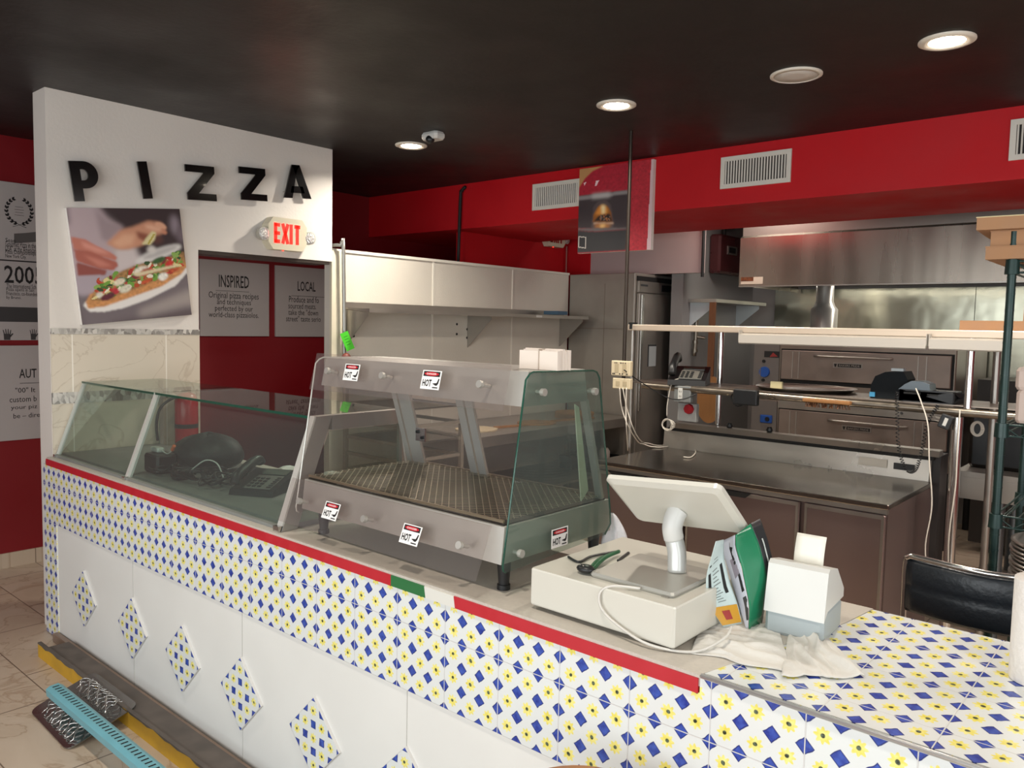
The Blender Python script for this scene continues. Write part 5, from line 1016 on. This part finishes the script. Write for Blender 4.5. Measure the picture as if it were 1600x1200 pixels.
# coiled phone cord
def coil(pts, r, R_, turns, label):
    m = MB(); P = [Vector(p) for p in pts]; Q = []
    for i in range(len(P)-1):
        a, b = P[i], P[i+1]; p = P[i-1] if i else a; q = P[i+2] if i+2 < len(P) else b
        for k in range(20): t_ = k/20; Q.append(.5*((2*a)+(b-p)*t_+(2*p-5*a+4*b-q)*t_*t_+(3*a-p-3*b+q)*t_**3))
    out = []; n = turns*8
    for j in range(n):
        s = j/n*(len(Q)-1); i = int(s); c = Q[i].lerp(Q[min(i+1, len(Q)-1)], s-i); d = (Q[min(i+1, len(Q)-1)]-Q[max(i-1, 0)]).normalized(); a = d.orthogonal().normalized(); b = d.cross(a); w = j/8*2*math.pi; out.append(c+(a*math.cos(w)+b*math.sin(w))*R_)
    m.tube(out, r, 5, 1); one('coiled_phone_cord', m, blk, label, 'cable')
coil([AY(1402, 612, 4.36), AY(1402, 650, 4.35), AY(1404, 700, 4.35), AY(1416, 733, 4.35), AY(1430, 734, 4.35), AY(1440, 705, 4.35), AY(1450, 660, 4.35), AY(1466, 632, 4.36)], .0022, .008, 60, 'black coiled phone cord looping below the lower shelf')
cable([AY(1431, 607, 4.385), AY(1440, 630, 4.34), AY(1450, 665, 4.30), AY(1452, 720, 4.28), AY(1456, 790, 4.25), AY(1446, 850, 4.22), AY(1448, 893, 4.2), AY(1449, 960, 4.2)], .0035, wc_, 'long white cord hanging from the flat terminal to the floor')
cable([AY(1500, 640, 4.30), AY(1496, 700, 4.28), AY(1493, 760, 4.27), AY(1482, 850, 4.26), AY(1484, 960, 4.26)], .0035, wc_, 'thin white cord hanging beside the right steel post')
a = AY(1478, 659, 4.30); t = Thing('plug_adapter', 'black plug adapter with white label dangling under the lower shelf', 'adapter', tuple(a))
m = MB().box(-.028, .028, -.012, .012, -.034, .034, .004); t.local = True; t.part('adapter_body', m, blk); t.part('adapter_label', MB().box(-.008, .008, -.0135, -.0122, -.02, .02), whp); t.part('prongs', MB().box(-.05, -.029, -.008, -.006, -.012, -.007).box(-.05, -.029, -.008, -.006, .004, .009), brass); t.o.rotation_euler = (0, R(18), 0)
t = Thing('cardboard_pizza_box', 'flat brown cardboard box lying on the upper steel shelf at the right', 'box', (-.80, 4.6, 1.7225)); t.part('box_body', MB().box(-.925, -.40, 4.44, 4.70, 1.7225, 1.770), card)
t = Thing('cardboard_pizza_box', 'small open cardboard box with printed lines on the upper steel shelf behind the green post', 'box', (-.6, 4.8, 1.7225)); t.part('box_body', MB().box(-.70, -.45, 4.72, 4.775, 1.7225, 1.85), card); t.part('printed_lines', boxes(*[(-.69, -.64, 4.7185, 4.7195, z, z+.004) for z in (1.80, 1.815, 1.83)]), INK)
# steel table at right behind
t = Thing('steel_side_table', 'plain steel table with deep front apron right of the prep table', 'table', (-.2, 5.3, 0)); t.part('table_top', MB().box(-1.0, .9, 4.92, 5.6, .92, .95), steel); t.part('apron', MB().box(-1.0, .9, 4.92, 4.95, .80, .9195), steel)
for x in (-.80, .8):
    for y in (5.05, 5.5): t.part('leg', MB().cyl((x, y, 0), (x, y, .92), .03, n=14), mat('leg_grey_metal', '6E7376', .35, .7))
t.part('under_shelf', MB().box(-.95, .85, 4.98, 5.55, .28, .30), steeld)
t = Thing('black_appliance', 'black appliance on the steel side table behind the right posts', 'appliance', (-.6, 5.3, .951)); t.part('appliance_body', MB().box(-.98, -.20, 5.1, 5.5, .951, 1.30, .02), mat('appliance_black', '14110F', .3)); t.part('appliance_door', MB().box(-.95, -.40, 5.085, 5.0995, .98, 1.27), blk)
c_ = AY(1527, 670, 4.62); m = MB()
for k in range(5): m.tube([(c_.x+(.018+.003*k)*math.cos(a_), c_.y, c_.z+(.03+.002*k)*math.sin(a_)) for a_ in [2*math.pi*j/12 for j in range(13)]], .003, 6, 2)
one('coiled_white_cable', m, wc_, 'small white cable coil hanging behind the right steel post', 'cable')
# ---- shelf on grey side wall, peel, pipe cluster
t = Thing('bracket_shelf', 'short steel shelf on triangular brackets fixed to the grey side wall', 'shelf', (-3.5, 7.2, 1.93))
XS_ = -3.619; t.part('shelf_board', MB().box(XS_, XS_+.28, 6.62, 7.70, 1.945, 1.975), steel)
for y in (6.66, 7.62): t.part('bracket', MB().prism([(XS_, y, 1.944), (XS_+.24, y, 1.944), (XS_+.24, y, 1.91), (XS_, y, 1.72)], (0, .006, 0)), grp)
t = Thing('pizza_peel', 'long brown wooden pizza peel hanging on the grey side wall', 'pizza peel', (-3.6, 6.95, 1.06))
c_ = AY(1109, 625, 6.62); hw = .118
t.part('blade', MB().prism([(c_.x+hw*math.cos(a), 6.615, c_.z-.04+.17*math.sin(a)) for a in [math.pi*(1+k/16) for k in range(17)]]+[(c_.x+hw, 6.615, c_.z+.12), (c_.x+.05, 6.615, c_.z+.215), (c_.x-.05, 6.615, c_.z+.215), (c_.x-hw, 6.615, c_.z+.12)], (0, -.012, 0)), wood)
t.part('handle', MB().box(c_.x-.03, c_.x+.03, 6.600, 6.618, c_.z+.216, 1.944), woodd)
m = MB().tube([(-3.58, 6.72, 1.83), (-3.58, 6.72, 1.60), (-3.58, 6.70, 1.45)], .02, 8, 3); m.cyl((-3.58, 6.72, 1.63), (-3.50, 6.75, 1.62), .014, n=10)
for z in (1.50, 1.58, 1.70, 1.78): m.cyl((-3.58, 6.715, z-.014), (-3.58, 6.715, z+.014), .028, n=10)
one('gas_valve_pipe', m, brass, 'metal pipe cluster with valve on the grey side wall beside the peel', 'pipe')
# ---- table along the partition with peels, and open rack
t = Thing('steel_work_table', 'steel work table along the board partition with shelf below', 'table', (-4.2, 4.8, 0)); t.part('table_top', MB().box(-4.59, -3.83, 4.03, 6.06, .875, .905), steel); t.part('apron', MB().box(-3.83, -3.82, 4.03, 6.06, .83, .905), steel)
for x in (-4.5, -3.88):
    for y in (4.1, 6.0): t.part('leg', MB().box(x-.02, x+.02, y-.02, y+.02, 0, .875), steel)
t.part('under_shelf', MB().box(-4.55, -3.85, 4.06, 6.04, .42, .44), steel); 
t = Thing('bottle_crate', 'black crate of pale jars under the steel work table', 'crate', (-4.05, 5.8, .441)); t.part('crate_body', boxes((-4.3, -3.86, 5.62, 5.64, .441, .56), (-4.3, -3.86, 5.98, 6.0, .441, .56), (-4.3, -4.28, 5.64, 5.98, .441, .56), (-3.88, -3.86, 5.64, 5.98, .441, .56)), blk)
for k in range(3): one('storage_jar', MB().lathe((-4.18+.12*k, 5.8, .442), [(.045, 0), (.05, .02), (.05, .17), (.03, .20)], 14), mat('pale_jar', '9E948C', .5), 'pale storage jar in the crate under the steel work table', 'jar', 'jars in the crate under the work table')
t = Thing('storage_rack', 'white slatted sheet pan rack behind the heated case', 'rack', (-3.85, 3.6, 0))
rk = mat('rack_aluminium', 'A8A094', .4, .4)
for x, y in ((-4.50, 3.42), (-4.50, 3.98), (-3.92, 3.42), (-3.92, 3.98)): t.part('upright', MB().box(x-.014, x+.014, y-.014, y+.014, .06, 1.40), rk)
for k in range(11): z = .20+k*.115; t.part('runner', boxes((-4.50, -3.92, 3.42, 3.44, z, z+.022), (-4.50, -3.92, 3.96, 3.98, z, z+.022), (-3.93, -3.91, 3.44, 3.96, z, z+.022) if k % 2 else (-4.51, -4.49, 3.44, 3.96, z, z+.022)), rk)
for k, (z, nm) in enumerate(((1.365, 'silver sheet pan in the top slot of the rack'), (1.136, 'silver sheet pan in the third slot of the rack'), (.906, 'silver sheet pan in a lower slot of the rack'))): one('sheet_pan', MB().box(-4.47, -3.935, 3.45, 3.955, z+.0225-.01 if 0 else z+.0005-.012, z), mat('sheet_pan_metal', '9A948C', .3, .8), nm, 'sheet pan', 'sheet pans in the rack')
def peel(x, y, z, rz, L, label, mm):
    t = Thing('pizza_peel', label, 'pizza peel', (x, y, z), rz, local=True)
    t.part('blade', MB().prism([(.15*math.cos(a), .17*math.sin(a), 0) for a in [math.pi*(.12+k*1.76/20)+math.pi/2-math.pi*.0 for k in range(21)]], (0, 0, .010)), mm); t.part('handle', MB().box(.0, .0+.03, -.17-L, -.16, .0, .014) if 0 else MB().box(-.015, .015, .17, .17+L, 0, .014), wood); return t
peel(-4.12, 4.35, .906, R(-10), .55, 'pale wooden peel lying on the steel work table near the rack', mat('pale_peel', 'B9A98C', .6)); peel(-4.08, 5.02, .906, R(-8), .5, 'brown wooden peel lying further along the steel work table', wood)
for k in range(4): one('wooden_board', MB().prism([(-4.15+.17*math.cos(a)+.01*k, 5.62+.17*math.sin(a)-.01*k, .9065+.0132*k) for a in [2*math.pi*j/28 for j in range(28)]], (0, 0, .013)), wood, ['bottom', 'second lowest', 'second highest', 'topmost'][k]+' round wooden board in the stack on the steel work table', 'board', 'stack of round boards')
# ---- long wall shelf on the partition
t = Thing('wall_shelf', 'long stainless shelf on triangular brackets across the board partition', 'shelf', (-4.45, 4.8, 1.78))
XP = -4.595; t.part('shelf_board', MB().prism([(XP, 3.46, 1.84), (XP, 3.46, 1.795), (-4.30, 3.46, 1.768), (-4.30, 3.46, 1.795), (XP+.01, 3.46, 1.80), (XP+.01, 3.46, 1.84)], (0, 2.55, 0)), steel)
for y in (3.47, 4.72, 5.96): t.part('bracket', MB().prism([(XP, y, 1.79), (-4.33, y, 1.767), (-4.33, y, 1.745), (XP, y, 1.51)], (0, .005, 0)), steel)
t.part('price_label', MB().box(-4.2995, -4.299, 5.25, 5.33, 1.772, 1.79), whp)
one('blue_box', MB().box(-4.50, -4.34, 5.60, 5.74, 1.803, 1.835), mat('slate_blue_card', '3E5A70', .6), 'small slate blue box on the right end of the long wall shelf', 'box')
m = MB()
for y, z in ((3.56, 1.60), (3.56, 1.68), (4.60, 1.62), (4.60, 1.70), (4.72, 1.59), (4.72, 1.66), (4.84, 1.64)): m.cyl((-4.5995, y, z), (-4.597, y, z), .010, n=8)
tag(link('screw_holes', m, blkm), 'dark screw holes in the board partition below the long shelf', 'screw holes', kind='stuff')
# pipe with green tag at partition left end
one('vertical_conduit', MB().tube([(-4.59, 3.37, 2.225), (-4.54, 3.40, 2.225), (-4.53, 3.415, 2.19), (-4.53, 3.43, 1.2)], .013, 10, 3), mat('galvanised_pipe', '9C9A94', .35, .7), 'galvanised conduit with elbow at the left end of the partition', 'pipe')
t = Thing('green_tag', 'bright green paper tag hanging on the conduit', 'tag', (-4.49, 3.43, 1.6)); p = [AX(x, y, -4.49) for x, y in ((531, 522), (543, 517), (554, 544), (542, 549))]
t.part('tag_card', MB().prism(p, (.0015, 0, 0)), mat('bright_green_card', '4FCB32', .5)); c_ = sum(p, Vector())/4; m = MB()
for k in range(4): q0 = p[0].lerp(p[3], .25+.15*k).lerp(p[1].lerp(p[2], .25+.15*k), .25); q1 = p[0].lerp(p[3], .25+.15*k).lerp(p[1].lerp(p[2], .25+.15*k), .75); m.prism([q0+Vector((.0016, 0, 0)), q1+Vector((.0016, 0, 0)), q1+Vector((.0016, 0, .004)), q0+Vector((.0016, 0, .004))], (.0005, 0, 0))
t.part('tag_print', m, mat('dark_green_print', '1F7A1C', .6))
t.part('tag_string', MB().tube([p[0].lerp(p[1], .5)+Vector((0, 0, -.008)), p[0].lerp(p[1], .5)+Vector((-.01, 0, .01)), (-4.515, 3.42, p[0].z+.01)], .0015, 5), blk)
m = MB(); m.smooth = True; c_ = AX(541, 556, -4.49); m.ball((c_.x, c_.y, c_.z-.03), .035, .04, .05); one('red_valve', m, mat('rusty_red', '7E2E1C', .5, noise=.3, nscale=20), 'rusty red valve cap below the green tag', 'valve')
# thin frame line on top of the partition, right conduit
one('thin_conduit', MB().cyl((-4.87, 6.40, 2.21), (-4.87, 6.40, 2.498), .008, n=8), mat('reddish_conduit', '8E5A54', .4, .5), 'thin vertical conduit in the red back corner beside the small EXIT sign', 'conduit')
# ---- green wire shelving at the right
gm = mat('dark_green_epoxy', '1C332F', .35, .3, noise=.25, nscale=25)
t = Thing('wire_shelving_unit', 'dark green epoxy wire shelving unit at the right edge', 'shelving', (.1, 3.13, 0))
m = MB()
def gpost(x, y, top): 
    m = MB().cyl((x, y, 0), (x, y, top), .0127, n=14)
    for k in range(int(top/.0508)): m.cyl((x, y, .05+k*.0508), (x, y, .053+k*.0508), .0136, n=14)
    return m
for x, y in ((-.468, 2.90), (-.468, 3.36), (.70, 2.90), (.70, 3.36)): t.part('post', gpost(x, y, 2.022), gm)
for z in (1.93, 1.42, 1.13, .83, .30):
    m = MB(); y0, y1, x0, x1 = 2.90, 3.36, -.468, .70
    for y in (y0, y1):
        for zz in (z, z-.035): m.cyl((x0, y, zz), (x1, y, zz), .0035, n=6)
        for k in range(12): a = x0+(x1-x0)*k/12; m.cyl((a, y, z), (a+(x1-x0)/24, y, z-.035), .0025, n=5).cyl((a+(x1-x0)/24, y, z-.035), (a+(x1-x0)/12, y, z), .0025, n=5)
    for x in (x0, x1):
        for zz in (z, z-.035): m.cyl((x, y0, zz), (x, y1, zz), .0035, n=6)
    for k in range(28): a = x0+(x1-x0)*(k+.5)/28; m.cyl((a, y0, z+.003), (a, y1, z+.003), .0022, n=5)
    s = t.part('wire_shelf', m, gm)
    for x in (x0, x1):
        for y in (y0, y1): t.part('shelf_collar', MB().lathe((x, y, z-.04), [(.021, 0), (.019, .045)], 14), gm, parent=s)
def cbox(x0, x1, y0, y1, z0, z1, label, rz=0, mm=card):
    t = Thing('cardboard_box', label, 'box', ((x0+x1)/2, (y0+y1)/2, z0), rz, local=True, group='brown cardboard boxes on the wire shelving'); w, d, h = (x1-x0)/2, (y1-y0)/2, z1-z0
    t.part('box_body', MB().box(-w, w, -d, d, 0, h-.003), mm); t.part('box_lid', MB().box(-w-.002, w+.002, -d-.002, d+.002, h-.0028, h), cardl if 'top' in label else card)
cbox(-.540, .0, 2.88, 3.32, 1.937, 1.978, 'lowest flat cardboard box on the uppermost wire shelf', 0); cbox(-.530, .0, 2.89, 3.33, 1.9785, 2.026, 'middle flat cardboard box on the uppermost wire shelf', 0); cbox(-.575, -.05, 2.86, 3.30, 2.0265, 2.067, 'topmost flat cardboard box on the wire shelving, with pale lid', R(3))
def boxf(x0, x1, y0, y1, z0, z1, nm, lab, mm, cat='container', grp_=None): one(nm, MB().box(x0, x1, y0, y1, z0, z1, .01), mm, lab, cat, grp_)
pale = mat('pale_pink_paper', 'C9B4A8', .7, noise=.05, nscale=15)
boxf(-.44, -.10, 2.93, 3.28, 1.4255, 1.53, 'paper_carton', 'pale paper carton on the middle wire shelf beside the green post', pale, 'carton')
boxf(-.445, -.10, 2.93, 3.28, 1.5305, 1.60, 'paper_carton', 'upper pale paper carton stacked on the middle wire shelf', pale, 'carton')
for k in range(15):
    z = .835+.0135*k; m = MB().lathe((-.27, 3.10, z), [(.17, 0), (.182, .001), (.182, .006), (.17, .008), (.02, .0075)], 36)
    if k == 0:
        scr = one('pizza_screen', m, mat('screen_metal', '8C8884', .3, .85), 'round metal pizza pan at the bottom of the tall stack on the green shelving', 'pan', 'stack of round pizza pans')
    else:
        o = scr.copy(); C.objects.link(o); o.location.z += .0135*k; o.location.x += .003*math.sin(k*2); o['label'] = ('round metal pizza pan on top of the tall stack on the green shelving' if k == 14 else 'round metal pizza pan in the middle of the tall stack on the green shelving')
# ---- bar stool behind the bar
t = Thing('bar_stool', 'black padded bar stool with chrome framed backrest behind the tiled bar', 'bar stool', (-.43, 2.62, 0), R(4), local=True)
bm = mat('black_leatherette', '1B2127', .38, bump=.1, bscale=60)
def brow(u, v): x = -.21+.42*u; return (x, -.02-.05*(1-(2*u-1)**2), .86+.165*v)
m = MB(); m.smooth = True; m.grid(lambda u, v: (lambda p: (p[0], p[1]-.010*math.sin(math.pi*v)**.5-.006*(abs(math.sin(math.pi*(v*2)))**.5), p[2]))(brow(u, v)), 20, 16, .03)
t.part('backrest', m, bm)
t.part('chrome_frame', MB().tube([(-.20, -.2, .60), (-.215, -.04, .64), (-.216, -.015, .84), (-.216, -.022, 1.0), (-.205, -.03, 1.028), (-.17, -.045, 1.033), (0, -.085, 1.033), (.17, -.045, 1.033), (.205, -.03, 1.028), (.216, -.022, 1.0), (.216, -.015, .84), (.215, -.04, .64), (.20, -.2, .60)], .009, 8, 4), chrome)
t.part('seat', MB().box(-.20, .20, -.37, -.02, .59, .65, .025), bm); t.part('pole', MB().cyl((0, -.19, .02), (0, -.19, .59), .028, n=18), chrome); t.part('foot_plate', MB().lathe((0, -.19, 0), [(.18, 0), (.18, .008), (.05, .03)], 30), chrome)
